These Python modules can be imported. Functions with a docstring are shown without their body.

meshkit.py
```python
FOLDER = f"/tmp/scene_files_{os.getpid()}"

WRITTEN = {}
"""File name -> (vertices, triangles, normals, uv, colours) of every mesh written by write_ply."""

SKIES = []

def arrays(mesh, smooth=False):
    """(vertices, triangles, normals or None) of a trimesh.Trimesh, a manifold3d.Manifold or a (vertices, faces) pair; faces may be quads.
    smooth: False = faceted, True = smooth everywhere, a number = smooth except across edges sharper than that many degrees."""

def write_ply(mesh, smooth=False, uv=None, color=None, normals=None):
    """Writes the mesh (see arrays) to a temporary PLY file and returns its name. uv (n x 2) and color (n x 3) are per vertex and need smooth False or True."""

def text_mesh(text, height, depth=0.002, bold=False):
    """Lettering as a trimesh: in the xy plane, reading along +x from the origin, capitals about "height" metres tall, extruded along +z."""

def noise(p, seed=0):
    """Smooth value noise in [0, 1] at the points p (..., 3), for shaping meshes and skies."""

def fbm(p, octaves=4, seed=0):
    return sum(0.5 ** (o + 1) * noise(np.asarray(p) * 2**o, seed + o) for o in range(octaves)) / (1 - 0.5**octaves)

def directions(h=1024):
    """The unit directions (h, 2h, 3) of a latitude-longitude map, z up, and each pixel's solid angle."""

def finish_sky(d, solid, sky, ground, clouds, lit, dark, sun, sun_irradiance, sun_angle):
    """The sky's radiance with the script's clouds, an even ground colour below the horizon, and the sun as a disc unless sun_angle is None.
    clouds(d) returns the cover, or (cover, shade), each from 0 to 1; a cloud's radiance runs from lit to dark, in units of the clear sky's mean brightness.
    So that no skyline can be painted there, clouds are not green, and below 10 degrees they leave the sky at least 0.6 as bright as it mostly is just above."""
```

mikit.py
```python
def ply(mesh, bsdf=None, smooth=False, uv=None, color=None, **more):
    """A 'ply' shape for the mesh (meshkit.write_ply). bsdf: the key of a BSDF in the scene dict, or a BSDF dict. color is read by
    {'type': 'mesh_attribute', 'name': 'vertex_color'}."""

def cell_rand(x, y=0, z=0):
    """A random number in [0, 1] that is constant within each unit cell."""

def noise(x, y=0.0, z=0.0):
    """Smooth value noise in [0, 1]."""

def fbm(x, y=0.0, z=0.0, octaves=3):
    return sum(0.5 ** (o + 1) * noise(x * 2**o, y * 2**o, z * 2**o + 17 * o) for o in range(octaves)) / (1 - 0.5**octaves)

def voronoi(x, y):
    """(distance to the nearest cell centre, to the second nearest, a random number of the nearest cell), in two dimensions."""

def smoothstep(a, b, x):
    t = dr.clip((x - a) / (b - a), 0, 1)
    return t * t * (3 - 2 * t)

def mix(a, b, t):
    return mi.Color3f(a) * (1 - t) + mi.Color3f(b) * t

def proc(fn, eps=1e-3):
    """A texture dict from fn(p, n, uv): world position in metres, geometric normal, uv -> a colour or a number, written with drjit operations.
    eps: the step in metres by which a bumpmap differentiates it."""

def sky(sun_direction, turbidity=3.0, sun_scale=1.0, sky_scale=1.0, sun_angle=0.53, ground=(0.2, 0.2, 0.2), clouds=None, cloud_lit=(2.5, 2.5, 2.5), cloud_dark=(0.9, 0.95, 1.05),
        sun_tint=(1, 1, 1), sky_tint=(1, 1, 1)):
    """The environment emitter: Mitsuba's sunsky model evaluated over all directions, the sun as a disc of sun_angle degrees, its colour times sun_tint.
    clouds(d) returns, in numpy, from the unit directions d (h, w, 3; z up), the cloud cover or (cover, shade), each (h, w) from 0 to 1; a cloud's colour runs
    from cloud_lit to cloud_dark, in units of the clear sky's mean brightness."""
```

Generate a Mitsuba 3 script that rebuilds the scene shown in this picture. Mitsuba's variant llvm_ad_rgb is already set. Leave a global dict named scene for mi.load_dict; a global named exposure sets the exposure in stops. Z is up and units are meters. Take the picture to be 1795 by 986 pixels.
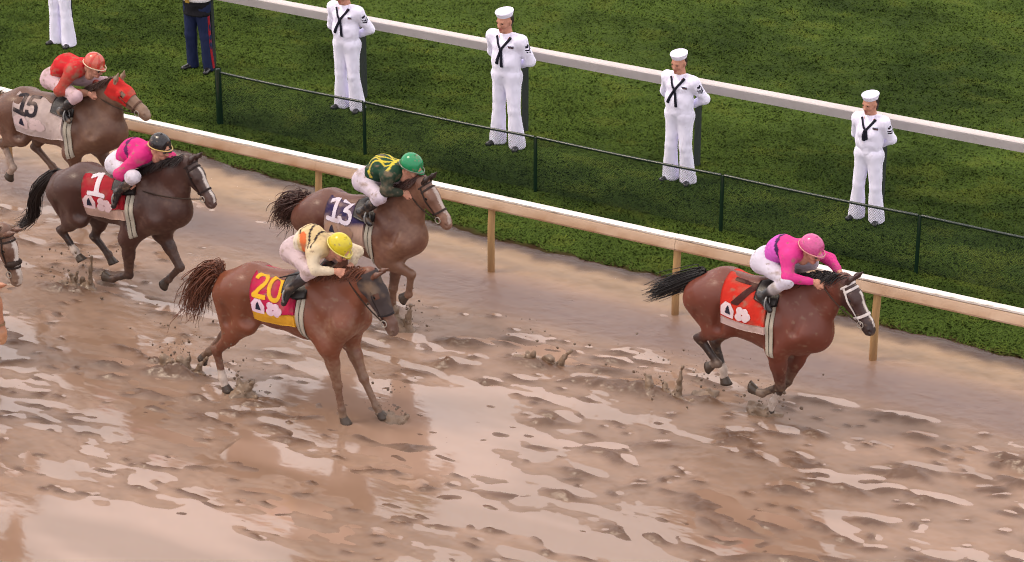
import math, random, numpy as np, trimesh, mitsuba as mi, mikit, meshkit
from scipy import ndimage, interpolate
T = mi.ScalarTransform4f
scene, labels = {}, {}
rnd = np.random.RandomState(11)

# ------------------------------------------------------------------ camera, sky, exposure
CAM = np.array([13.868, -24.152, 12.4])
PITCH, AZ = math.radians(24.0), math.radians(60.135)
FWD = np.array([-math.cos(AZ) * math.cos(PITCH), math.sin(AZ) * math.cos(PITCH), -math.sin(PITCH)])
scene['camera'] = {'type': 'perspective', 'fov': 21.77, 'fov_axis': 'x', 'near_clip': 1.0, 'far_clip': 900.0,
                   'to_world': T().look_at(origin=CAM.tolist(), target=(CAM + FWD).tolist(), up=[0, 0, 1])}
scene['sky'] = mikit.sky((-0.45, -0.25, 0.85), turbidity=3, sun_scale=0.2, sun_angle=14, clouds=lambda d: 1.0,
                         cloud_lit=(2.50, 2.36, 2.38), cloud_dark=(0.9, 0.9, 0.95))
exposure = 2.75


def raw(*c):
    c = np.asarray(c, float) / 255.0
    return np.where(c < 0.04045, c / 12.92, ((c + 0.055) / 1.055) ** 2.4)


def lin(*c):        # base colour of a surface that reads as this sRGB value under the overcast sky
    return 0.62 * raw(*c)


# ------------------------------------------------------------------ materials
VC = {'type': 'mesh_attribute', 'name': 'vertex_color'}


def pr(base, rough, spec=0.5, **kw):
    return {'type': 'twosided', 'bsdf': {'type': 'principled', 'base_color': base, 'roughness': rough, 'specular': spec, **kw}}


scene['cloth'] = pr(VC, 0.75, 0.25)
scene['coat'] = pr(VC, 0.42, 0.45)
scene['gloss'] = pr(VC, 0.22, 0.5)
scene['turf'] = pr(VC, 0.8, 0.05)


def mud_bump(p, n, uv):
    a = mikit.fbm(p.x * 9, p.y * 14, p.z * 9, octaves=3)
    b = mikit.fbm(p.x * 40 + 7, p.y * 60, p.z * 40, octaves=2)
    return a * 0.02 + b * 0.004


def water_bump(p, n, uv):
    a = mikit.fbm(p.x * 2.2, p.y * 6 + p.x * 0.5, 3.0, octaves=2)
    b = mikit.fbm(p.x * 11, p.y * 26, 9.0, octaves=2)
    return a * 0.004 + b * 0.0010


def water_col(p, n, uv):
    t = mikit.fbm(p.x * 0.6, p.y * 1.7, 1.0, octaves=3)
    return mikit.mix(lin(150, 121, 102).tolist(), lin(173, 142, 124).tolist(), mikit.smoothstep(0.3, 0.7, t))


scene['wet_mud'] = {'type': 'bumpmap', 'arbitrary': mikit.proc(mud_bump, eps=0.01), 'scale': 1.0,
                    'bsdf': pr(VC, 0.38, 0.45)}
scene['muddy_water'] = {'type': 'bumpmap', 'arbitrary': mikit.proc(water_bump, eps=0.01), 'scale': 1.0,
                        'bsdf': pr(mikit.proc(water_col), 0.09, 1.0)}


# ------------------------------------------------------------------ helpers
def add(key, mesh, bsdf, color, smooth=True):
    n, k = 0, key
    while k in scene:
        n += 1
        k = f'{key}_{n:03d}'
    v, f = np.asarray(mesh[0], float), np.asarray(mesh[1], int)
    if f.shape[1] == 4:
        f = np.vstack([f[:, [0, 1, 2]], f[:, [0, 2, 3]]])
    color = np.asarray(color, float)
    if color.ndim == 1:
        color = np.tile(color, (len(v), 1))
    if smooth is False:      # facets: split the corners
        v, color, f = v[f].reshape(-1, 3), color[f].reshape(-1, 3), np.arange(f.size).reshape(-1, 3)
    scene[k] = mikit.ply((v, f), bsdf, smooth=True, color=np.clip(color, 0, 0.95))
    return k


def tag(key, label=None, cat=None, group=None, kind=None):
    d = {}
    if label: d['label'] = label
    if cat: d['category'] = cat
    if group: d['group'] = group
    if kind: d['kind'] = kind
    labels[key] = d
    return key


def cat_mesh(items):
    """[(v, f, colour)] joined -> (v, f), colour"""
    V, F, C, n = [], [], [], 0
    for v, f, c in items:
        v, f = np.asarray(v, float), np.asarray(f, int)
        if f.shape[1] == 4:
            f = np.vstack([f[:, [0, 1, 2]], f[:, [0, 2, 3]]])
        c = np.asarray(c, float)
        V.append(v); F.append(f + n); C.append(np.tile(c, (len(v), 1)) if c.ndim == 1 else c)
        n += len(v)
    return (np.vstack(V), np.vstack(F)), np.vstack(C)


def unit(v):
    v = np.asarray(v, float)
    return v / max(np.linalg.norm(v), 1e-12)


def tube(path, radii, sides=6, close=True):
    path = np.asarray(path, float)
    n = len(path)
    radii = np.broadcast_to(np.asarray(radii, float), n)
    t = np.gradient(path, axis=0)
    t /= np.maximum(np.linalg.norm(t, axis=1, keepdims=True), 1e-9)
    ref = np.array([0.13, 0.97, 0.21]) if abs(t[0][1]) < 0.8 else np.array([0.9, 0.1, 0.3])
    a = np.cross(t, ref); a /= np.maximum(np.linalg.norm(a, axis=1, keepdims=True), 1e-9)
    b = np.cross(t, a)
    ang = np.arange(sides) * 2 * np.pi / sides
    v = (path[:, None] + radii[:, None, None] * (np.cos(ang)[None, :, None] * a[:, None] + np.sin(ang)[None, :, None] * b[:, None])).reshape(-1, 3)
    i, j = np.meshgrid(np.arange(n - 1), np.arange(sides), indexing='ij')
    p, q = i * sides + j, i * sides + (j + 1) % sides
    f = np.stack([p, q, q + sides, p + sides], -1).reshape(-1, 4)
    f = np.vstack([f[:, [0, 1, 2]], f[:, [0, 2, 3]]])
    if close:
        v = np.vstack([v, path[0], path[-1]])
        j = np.arange(sides)
        f = np.vstack([f, np.stack([j * 0 + len(v) - 2, (j + 1) % sides, j], 1),
                       np.stack([j * 0 + len(v) - 1, (n - 1) * sides + j, (n - 1) * sides + (j + 1) % sides], 1)])
    return v, f


def spline(pts, n):
    pts = np.asarray(pts, float)
    s = np.concatenate([[0], np.cumsum(np.linalg.norm(np.diff(pts, axis=0), axis=1))])
    return interpolate.make_interp_spline(s, pts, k=min(3, len(pts) - 1))(np.linspace(0, s[-1], n))


def box(cx, cy, cz, sx, sy, sz):
    m = trimesh.creation.box((sx, sy, sz))
    return m.vertices + [cx, cy, cz], m.faces


# ------------------------------------------------------------------ implicit bodies
class P:
    """a tapered rod a->b with end radii, w = sideways (y) scale, k = blend width, tag = colour name, sub = carve"""
    def __init__(s, a, b, ra, rb=None, w=1.0, wb=None, k=0.04, tag='coat', sub=False):
        s.a, s.b = np.asarray(a, float), np.asarray(b, float)
        s.ra, s.rb, s.wa, s.wb, s.k, s.tag, s.sub = ra, ra if rb is None else rb, w, w if wb is None else wb, k, tag, sub

    def dist(s, x, y, z):
        ab = s.b - s.a
        L2 = ab @ ab
        if L2 < 1e-12:
            t = 0.0
        else:
            t = np.clip(((x - s.a[0]) * ab[0] + (y - s.a[1]) * ab[1] + (z - s.a[2]) * ab[2]) / L2, 0, 1)
        w = s.wa + (s.wb - s.wa) * t
        dx, dy, dz = x - (s.a[0] + ab[0] * t), (y - (s.a[1] + ab[1] * t)) / w, z - (s.a[2] + ab[2] * t)
        return np.sqrt(dx * dx + dy * dy + dz * dz) - (s.ra + (s.rb - s.ra) * t)

    def bounds(s, m):
        r = np.array([max(s.ra, s.rb)] * 3) * [1, max(s.wa, s.wb, 1), 1] + m
        return np.minimum(s.a, s.b) - r, np.maximum(s.a, s.b) + r


def smin(a, b, k):
    h = np.maximum(k - np.abs(a - b), 0) / k
    return np.minimum(a, b) - h * h * k * 0.25


def smax(a, b, k):
    return -smin(-a, -b, k)


def field(prims, pts):
    x, y, z = pts[..., 0], pts[..., 1], pts[..., 2]
    F = np.full(x.shape, 1.0)
    for p in prims:
        d = p.dist(x, y, z)
        F = smax(F, -d, p.k) if p.sub else smin(F, d, p.k)
    return F


def nets(F, o, h):
    """surface nets of F < 0 on the grid with origin o and step h"""
    S = F < 0
    nx, ny, nz = F.shape
    acc = np.zeros((nx - 1, ny - 1, nz - 1, 3)); cnt = np.zeros((nx - 1, ny - 1, nz - 1))
    for ax in range(3):
        sl0, sl1 = [slice(None)] * 3, [slice(None)] * 3
        sl0[ax], sl1[ax] = slice(0, -1), slice(1, None)
        f0, f1 = F[tuple(sl0)], F[tuple(sl1)]
        cr = np.argwhere((f0 < 0) != (f1 < 0))
        if not len(cr): continue
        a, b = f0[tuple(cr.T)], f1[tuple(cr.T)]
        pos = cr.astype(float); pos[:, ax] += a / (a - b)
        o1, o2 = [k for k in range(3) if k != ax]
        for d1 in (0, -1):
            for d2 in (0, -1):
                c = cr.copy(); c[:, o1] += d1; c[:, o2] += d2
                ok = (c >= 0).all(1) & (c < np.array(cnt.shape)).all(1)
                np.add.at(acc, tuple(c[ok].T), pos[ok]); np.add.at(cnt, tuple(c[ok].T), 1)
    on = cnt > 0
    idx = np.full(cnt.shape, -1); idx[on] = np.arange(on.sum())
    V = acc[on] / cnt[on][:, None]
    Q = []
    for ax in range(3):
        sl0, sl1 = [slice(None)] * 3, [slice(None)] * 3
        sl0[ax], sl1[ax] = slice(0, -1), slice(1, None)
        cr = np.argwhere(S[tuple(sl0)] != S[tuple(sl1)])
        o1, o2 = (ax + 1) % 3, (ax + 2) % 3
        ok = (cr[:, o1] > 0) & (cr[:, o2] > 0) & (cr[:, o1] < F.shape[o1] - 1) & (cr[:, o2] < F.shape[o2] - 1)
        cr = cr[ok]
        if not len(cr): continue
        ins = S[tuple(cr.T)]
        q = []
        for d1, d2 in ((0, 0), (-1, 0), (-1, -1), (0, -1)):
            c = cr.copy(); c[:, o1] += d1; c[:, o2] += d2
            q.append(idx[tuple(c.T)])
        q = np.stack(q, 1)
        q[~ins] = q[~ins][:, ::-1]
        Q.append(q)
    Q = np.vstack(Q)
    # pull the vertices onto the surface along the gradient
    G = np.gradient(F)
    for _ in range(2):
        val = ndimage.map_coordinates(F, V.T, order=1)
        g = np.stack([ndimage.map_coordinates(gg, V.T, order=1) for gg in G], 1)
        V = V - np.clip(val / np.maximum((g * g).sum(1), 1e-9), -0.7, 0.7)[:, None] * g
    return V * h + o, Q


def blob(prims, h, cut=None, m=0.03):
    """mesh of the blended rods; cut(x, y, z): extra field, the body is kept where it is < 0"""
    lo = np.min([p.bounds(m)[0] for p in prims if not p.sub], axis=0)
    hi = np.max([p.bounds(m)[1] for p in prims if not p.sub], axis=0)
    n = np.ceil((hi - lo) / h).astype(int) + 2
    ax = [lo[k] + h * np.arange(n[k]) for k in range(3)]
    F = np.full(tuple(n), 0.3)
    for p in prims:
        b0, b1 = p.bounds(max(0.06, p.k * 1.2))
        i0 = np.clip(np.floor((b0 - lo) / h).astype(int), 0, n - 1)
        i1 = np.clip(np.ceil((b1 - lo) / h).astype(int) + 1, 1, n)
        s = tuple(slice(a, b) for a, b in zip(i0, i1))
        d = p.dist(ax[0][s[0]][:, None, None], ax[1][s[1]][None, :, None], ax[2][s[2]][None, None, :])
        F[s] = smax(F[s], -d, p.k) if p.sub else smin(F[s], d, p.k)
    if cut is not None:
        F = np.maximum(F, cut(ax[0][:, None, None], ax[1][None, :, None], ax[2][None, None, :]))
    return nets(F, lo, h)


def tags_colour(prims, V, palette, soft=0.014):
    """colour of each vertex by the rods nearest to it"""
    W, C = np.zeros(len(V)), np.zeros((len(V), 3))
    D = np.stack([p.dist(V[:, 0], V[:, 1], V[:, 2]) for p in prims if not p.sub])
    D -= D.min(0)
    for p, d in zip([p for p in prims if not p.sub], D):
        w = np.exp(-d / soft)
        W += w
        C += w[:, None] * np.asarray(palette.get(p.tag, palette['coat']))
    return C / W[:, None]


def xf(V, R, t):
    """columns of R = images of x, y, z"""
    return np.asarray(V) @ np.asarray(R).T + np.asarray(t)


def place_at(V, X, Y, yaw=0.0, z=0.0):
    c, s = math.cos(yaw), math.sin(yaw)
    V = np.asarray(V, float)
    return np.stack([X + V[:, 0] * c - V[:, 1] * s, Y + V[:, 0] * s + V[:, 1] * c, V[:, 2] + z], 1)


MUD = lin(150, 124, 102)
DARKMUD = lin(112, 90, 72)

# ------------------------------------------------------------------ the track
def axis_grid(a, b, step, far):
    mid = np.arange(a, b + step / 2, step)
    out = np.geomspace(step * 4, far, 14)
    return np.concatenate([a - out[::-1], mid, b + out])


def edge_line(x):
    """where the turf begins (y) along the track"""
    x = np.asarray(x, float)
    q = np.stack([x * 0.9, x * 0, x * 0], -1)
    return 0.80 + 0.12 * (meshkit.fbm(q, 3, 4) - 0.5) + 0.09 * (meshkit.fbm(q * 5, 3, 6) - 0.5) + 0.09 * np.clip(-x - 0.6, 0, 6)


def mud_height(X, Y):
    q = np.stack([X, Y, X * 0], -1)
    near = 1 / (1 + np.exp((Y + 4.5) / 0.25))
    z = (0.026 - 0.017 * near) * (meshkit.fbm(q * [0.9, 2.1, 1], 4, 1) - 0.50)
    z += (0.022 + 0.030 * near) * (meshkit.fbm(q * [2.6, 6.5, 1], 3, 7) - 0.49)
    z += 0.010 * (meshkit.fbm(q * [9, 16, 1], 3, 9) - 0.5)
    strip = np.exp(-((Y + 0.42) / 0.42) ** 4)                 # wet strip along the rail
    z = z + 0.006 * np.clip((Y + 4.2) / 0.8, 0, 1) + 0.003 * near
    z = z * (1 - 0.8 * strip) + 0.012 * strip
    pond = np.exp(-(((X - 0.7) / 1.7) ** 4 + ((Y + 3.25 + 0.1 * X) / 0.72) ** 4))   # watery patch in mid-track
    z = z * (1 - 0.6 * pond) - 0.007 * pond
    rut = np.exp(-((Y + 4.95 + 0.06 * np.sin(X * 1.3)) / 0.17) ** 2) * (X > -0.4)      # wheel rut full of water
    z = z - 0.05 * rut
    rut2 = np.exp(-((Y + 2.45 + 0.05 * np.sin(X * 1.7)) / 0.07) ** 2)
    z = z - 0.016 * rut2
    low = 1 / (1 + np.exp(np.clip(-((-6.42 - 0.36 * np.clip(-X - 0.4, 0, 2)) - Y) / 0.10, -50, 50))) / (1 + np.exp(np.clip((X - 1.6) / 0.15, -50, 50)))   # smooth sheet of water, near corner
    z = z * (1 - 0.8 * low) - 0.02 * low
    bank = 1 / (1 + np.exp(-(Y - 0.22) / 0.07))                # dry-looking bank under the rail
    e = edge_line(X)
    z = z + bank * (0.03 + 0.05 * np.clip(Y - 0.25, 0, 0.5))
    z = z + 0.02 * np.exp(-((Y - e + 0.1) / 0.09) ** 2) - 0.25 * np.clip(Y - e - 0.03, 0, 0.4)
    return z


xs = axis_grid(-14.0, 8.6, 0.032, 160.0)
ys = np.concatenate([-8.9 - np.geomspace(0.15, 30, 10)[::-1], np.arange(-8.9, 1.75, 0.026)])
GX, GY = np.meshgrid(xs, ys, indexing='ij')
GZ = mud_height(GX, GY)
GC = np.zeros(GZ.shape)        # darkness of churned clods


def stamp(cx, cy, lx, ly, ang, fn):
    """adds fn(u, v) -> (height, darkness) around (cx, cy)"""
    i0, i1 = np.searchsorted(xs, [cx - 2.2 * lx, cx + 2.2 * lx]); j0, j1 = np.searchsorted(ys, [cy - 3 * lx, cy + 3 * lx])
    if i1 <= i0 or j1 <= j0: return
    x, y = GX[i0:i1, j0:j1] - cx, GY[i0:i1, j0:j1] - cy
    c, s = math.cos(ang), math.sin(ang)
    u, v = (x * c + y * s) / lx, (-x * s + y * c) / ly
    h, d = fn(u, v, GX[i0:i1, j0:j1], GY[i0:i1, j0:j1])
    GZ[i0:i1, j0:j1] += h
    GC[i0:i1, j0:j1] = np.maximum(GC[i0:i1, j0:j1], d)


def clod(height, pit):
    def fn(u, v, X, Y):
        n = meshkit.fbm(np.stack([X * 11, Y * 11, X * 0], -1), 3, 21)
        r = np.exp(-(u * u + v * v) * 1.2)
        hole = np.exp(-(((u - 0.25) / 0.8) ** 2 + ((v - 1.5) / 0.9) ** 2))
        return 0.78 * height * r * (0.45 + 1.1 * n) - pit * hole, np.clip(np.exp(-(u * u + v * v) * .75) * 1.5 * (0.35 + 1.2 * n), 0, 1)
    return fn


for n in range(760):
    cx, cy = rnd.uniform(-12, 8), rnd.uniform(-8.5, -0.9)
    if cy > -1.2 and rnd.rand() < 0.6: continue
    pond = (abs(cx - 0.7) < 1.5 and abs(cy + 3.25 + 0.1 * cx) < 0.62)
    if pond and rnd.rand() < 0.85: continue
    near = cy < -4.6
    if near and cx < 1.7 and cy < -6.35 - 0.36 * max(0, min(2, -cx - 0.4)): continue
    if cx < -1.2 and cy > -3.6 and rnd.rand() < 0.55: continue
    sz = rnd.uniform(0.5, 1.35) * (0.6 if near else 1.0)
    stamp(cx, cy, 0.17 * sz, 0.065 * sz, rnd.normal(0.12, 0.3), clod(rnd.uniform(0.02, 0.075) * sz, rnd.uniform(0.01, 0.05) * sz))
for n in range(900):          # small lumps
    cx, cy = rnd.uniform(-12, 8), rnd.uniform(-8.6, -0.9)
    if cx < 1.7 and cy < -6.35 - 0.36 * max(0, min(2, -cx - 0.4)): continue
    sz = rnd.uniform(0.2, 0.5)
    stamp(cx, cy, 0.14 * sz, 0.09 * sz, rnd.normal(0.1, 0.4), clod(rnd.uniform(0.03, 0.08) * sz, 0.02))
for cx, cy, sx, sy, hh in [(1.30, -1.80, .30, .10, .10), (0.35, -1.75, .26, .09, .08), (0.85, -1.35, .2, .07, .06), (2.55, -1.80, .32, .11, .11), (2.3, -1.15, .2, .06, .05),
                           (2.05, -1.3, .16, .06, .05), (4.3, -1.12, .3, .07, .06), (5.2, -1.05, .36, .08, .07), (5.75, -2.0, .24, .07, .07), (6.3, -1.9, .22, .06, .07),
                           (-1.9, -3.9, .3, .1, .09), (-4.25, -2.75, .3, .1, .1), (5.0, -2.75, .2, .06, .06), (3.9, -2.3, .2, .06, .06), (1.75, -2.5, .2, .06, .05), (-1.0, -1.9, .3, .1, .07)]:
    stamp(cx, cy, sx, sy, 0.12, clod(hh, 0.035))
q = np.stack([GX, GY, GX * 0], -1)
n1 = meshkit.fbm(q * [0.7, 1.8, 1], 3, 31)[..., None]
n2 = meshkit.fbm(q * [5, 9, 1], 3, 37)[..., None]
col = lin(152, 122, 102) * (0.75 + 0.5 * n1) * (0.85 + 0.3 * n2)
col = col * (1 - GC[..., None]) + GC[..., None] * lin(108, 79, 61) * (0.8 + 0.4 * n2)
strip = (np.exp(-((GY + 0.42) / 0.45) ** 4) * (0.6 + 0.5 * n2[..., 0]))[..., None]
col = col * (1 - 0.85 * strip) + 0.85 * strip * lin(118, 95, 91)
bank = (1 / (1 + np.exp(-(GY - 0.22) / 0.06)))[..., None]
col = col * (1 - bank) + bank * lin(176, 144, 112) * (0.8 + 0.4 * n2)
soil = (1 / (1 + np.exp(np.clip(-(GY - edge_line(GX) + 0.19 + 0.16 * (n2[..., 0] - 0.5)) / 0.035, -60, 60))))[..., None]
col = col * (1 - soil) + soil * lin(70, 46, 34) * (0.7 + 0.6 * n2)
i, j = np.meshgrid(np.arange(len(xs) - 1), np.arange(len(ys) - 1), indexing='ij')
a = i * len(ys) + j
mudf = np.stack([a, a + len(ys), a + len(ys) + 1, a + 1], -1).reshape(-1, 4)
tag(add('mud_track', (np.stack([GX, GY, GZ], -1).reshape(-1, 3), mudf), 'wet_mud', col.reshape(-1, 3)),
    'sloppy brown racetrack of churned wet mud', 'racetrack', kind='structure')
tag(add('puddle_water', (np.array([[-14, -8.9, 0], [8.6, -8.9, 0], [8.6, 0.6, 0], [-14, 0.6, 0.0]]), np.array([[0, 1, 2, 3]])), 'muddy_water', lin(140, 116, 98)),
    'thin sheet of muddy rainwater lying in the hollows of the track', 'puddle', kind='structure')


# ------------------------------------------------------------------ turf
def turf_height(X, Y):
    q = np.stack([X, Y, X * 0], -1)
    return 0.07 + 0.04 * (meshkit.fbm(q * 0.8, 3, 41) - 0.5) + 0.02 * (meshkit.fbm(q * 4, 2, 43) - 0.5)


def turf_colour(X, Y):
    q = np.stack([X, Y, X * 0], -1)
    a = meshkit.fbm(q * [0.55, 0.8, 1], 4, 51)[..., None]
    b = meshkit.fbm(q * [2.4, 3.4, 1], 3, 53)[..., None]
    c_ = meshkit.fbm(q * [0.16, 0.3, 1], 2, 57)[..., None]
    t = np.clip(0.5 + 1.9 * (a - 0.5) + 1.2 * (b - 0.5) + 1.1 * (c_ - 0.5) - 0.06 * np.clip(X[..., None] * 0.3, -2, 2), 0, 1)
    t = np.where(Y[..., None] < 1.7, 0.35 + 0.65 * t, t)
    m = 0.5 + 0.5 * np.sin((Y + 0.05 * X) * 2.1 + 1.5 * (c_[..., 0] - 0.5))[..., None]        # mowing bands, worn by the wet
    return (lin(55, 73, 29) * (1 - t) + lin(86, 107, 43) * t) * (0.90 + 0.16 * m) * np.where(b > 0.66, [1.15, 1.02, 1.0], [1, 1, 1])


tx = axis_grid(-14.0, 9.0, 0.10, 300.0)
ty = np.concatenate([[0.0], np.arange(0.02, 13.5, 0.09), 13.5 + np.geomspace(0.3, 300, 16)])
TX, TS = np.meshgrid(tx, ty, indexing='ij')
TY = edge_line(TX) + TS
TZ = turf_height(TX, TY)
TZ -= np.clip(0.25 - TS, 0, 0.25) * 0.10
TZ[:, 0] -= 0.05
i, j = np.meshgrid(np.arange(len(tx) - 1), np.arange(len(ty) - 1), indexing='ij')
a = i * len(ty) + j
tf = np.stack([a, a + len(ty), a + len(ty) + 1, a + 1], -1).reshape(-1, 4)
tc = turf_colour(TX, TY) * 0.8
fr = np.clip((0.20 - TS) / 0.12 + 1.6 * (meshkit.fbm(np.stack([TX * 6, TY * 6, TX * 0], -1), 3, 65) - 0.5), 0, 1)[..., None]
tc = tc * (1 - fr) + fr * lin(64, 46, 30)
tag(add('infield_turf', (np.stack([TX, TY, TZ], -1).reshape(-1, 3), tf), 'turf', tc.reshape(-1, 3)),
    'dark green infield lawn inside the rails', 'lawn', kind='structure')


def blades(n, x0, x1, s0, s1, h0, h1, seed):
    r = np.random.RandomState(seed)
    X, S = r.uniform(x0, x1, n), s0 + (s1 - s0) * r.rand(n)
    Y = edge_line(X) + S
    ok = S > 0.16 * meshkit.fbm(np.stack([X * 4, Y * 4, X * 0], -1), 2, 63)
    X, S, Y, n = X[ok], S[ok], Y[ok], int(ok.sum())
    Z = turf_height(X, Y) - np.clip(0.25 - S, 0, 0.25) * 0.10
    clump = meshkit.fbm(np.stack([X * 3, Y * 3, X * 0], -1), 3, 61)
    H = r.uniform(h0, h1, n) * (0.4 + 1.2 * clump)
    ang = r.uniform(0, 2 * np.pi, n)
    lean = np.stack([-np.sin(ang), np.cos(ang)], 1) * r.uniform(1.2, 2.6, (n, 1))
    w = r.uniform(0.008, 0.016, n)
    dx, dy = np.cos(ang) * w, np.sin(ang) * w
    v = np.stack([np.stack([X - dx, Y - dy, Z - 0.004], 1), np.stack([X + dx, Y + dy, Z - 0.004], 1),
                  np.stack([X + lean[:, 0] * H, Y + lean[:, 1] * H, Z + H], 1)], 1)
    c = turf_colour(X, Y) * r.uniform(0.9, 1.25, (n, 1)) * np.where(r.rand(n, 1) < 0.03, [1.3, 1.1, 0.95], [1, 1, 1])
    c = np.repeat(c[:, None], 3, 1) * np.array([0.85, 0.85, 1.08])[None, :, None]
    nrm = np.tile(unit([0.1, -0.5, 0.8]), (n * 3, 1))
    return v.reshape(-1, 3), np.arange(n * 3).reshape(-1, 3), c.reshape(-1, 3)


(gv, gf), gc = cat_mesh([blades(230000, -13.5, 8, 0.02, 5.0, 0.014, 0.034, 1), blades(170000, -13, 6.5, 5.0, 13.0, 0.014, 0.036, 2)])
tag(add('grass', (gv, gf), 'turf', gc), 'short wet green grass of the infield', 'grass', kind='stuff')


# ------------------------------------------------------------------ rails and fence
def extrude_x(profile, x0, x1, n=2):
    """closed profile [(y, z)] counter-clockwise seen from +x, swept along x with end caps"""
    import shapely.geometry as sg
    pr_ = np.asarray(profile, float)
    m = len(pr_)
    X = np.linspace(x0, x1, n)
    v = np.concatenate([np.column_stack([np.full(m, x), pr_]) for x in X])
    f = []
    for k in range(n - 1):
        for q in range(m):
            f.append([k * m + q, k * m + (q + 1) % m, (k + 1) * m + (q + 1) % m, (k + 1) * m + q])
    f = np.array(f)[:, ::-1]
    tri = np.vstack([f[:, [0, 1, 2]], f[:, [0, 2, 3]]])
    cap = np.array([[0, q, q + 1] for q in range(1, m - 1)])
    return v, np.vstack([tri, cap[:, ::-1], cap + (n - 1) * m])


RY = 0.13
key = 'running_rail'
tag(key, 'low white running rail with a mud-splashed tan underside between track and turf', 'rail')
prof = [(-.055, .926), (-.05, .918), (.028, .918), (.036, .926), (.036, .942), (.026, .956), (-.04, .956), (-.055, .944)]
joints = [-0.34 + 2.37 * k for k in range(-7, 5, 2)]
for xa, xb in zip(joints[:-1], joints[1:]):
    v, f = extrude_x([(y + RY, z + 0.003 * math.sin(xa * 7)) for y, z in prof], xa + 0.003, xb - 0.003, 60)
    nz = meshkit.fbm(v * [5, 20, 20], 3, 71)
    spot = np.clip((meshkit.fbm(v * [16, 40, 40], 2, 72) - 0.66) * 6, 0, 0.7)[:, None]
    add(key + '__cap', (v, f), 'gloss', raw(206, 199, 194) * (0.84 + 0.24 * nz[:, None]) * (1 - spot) + spot * MUD, smooth=False)
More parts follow.
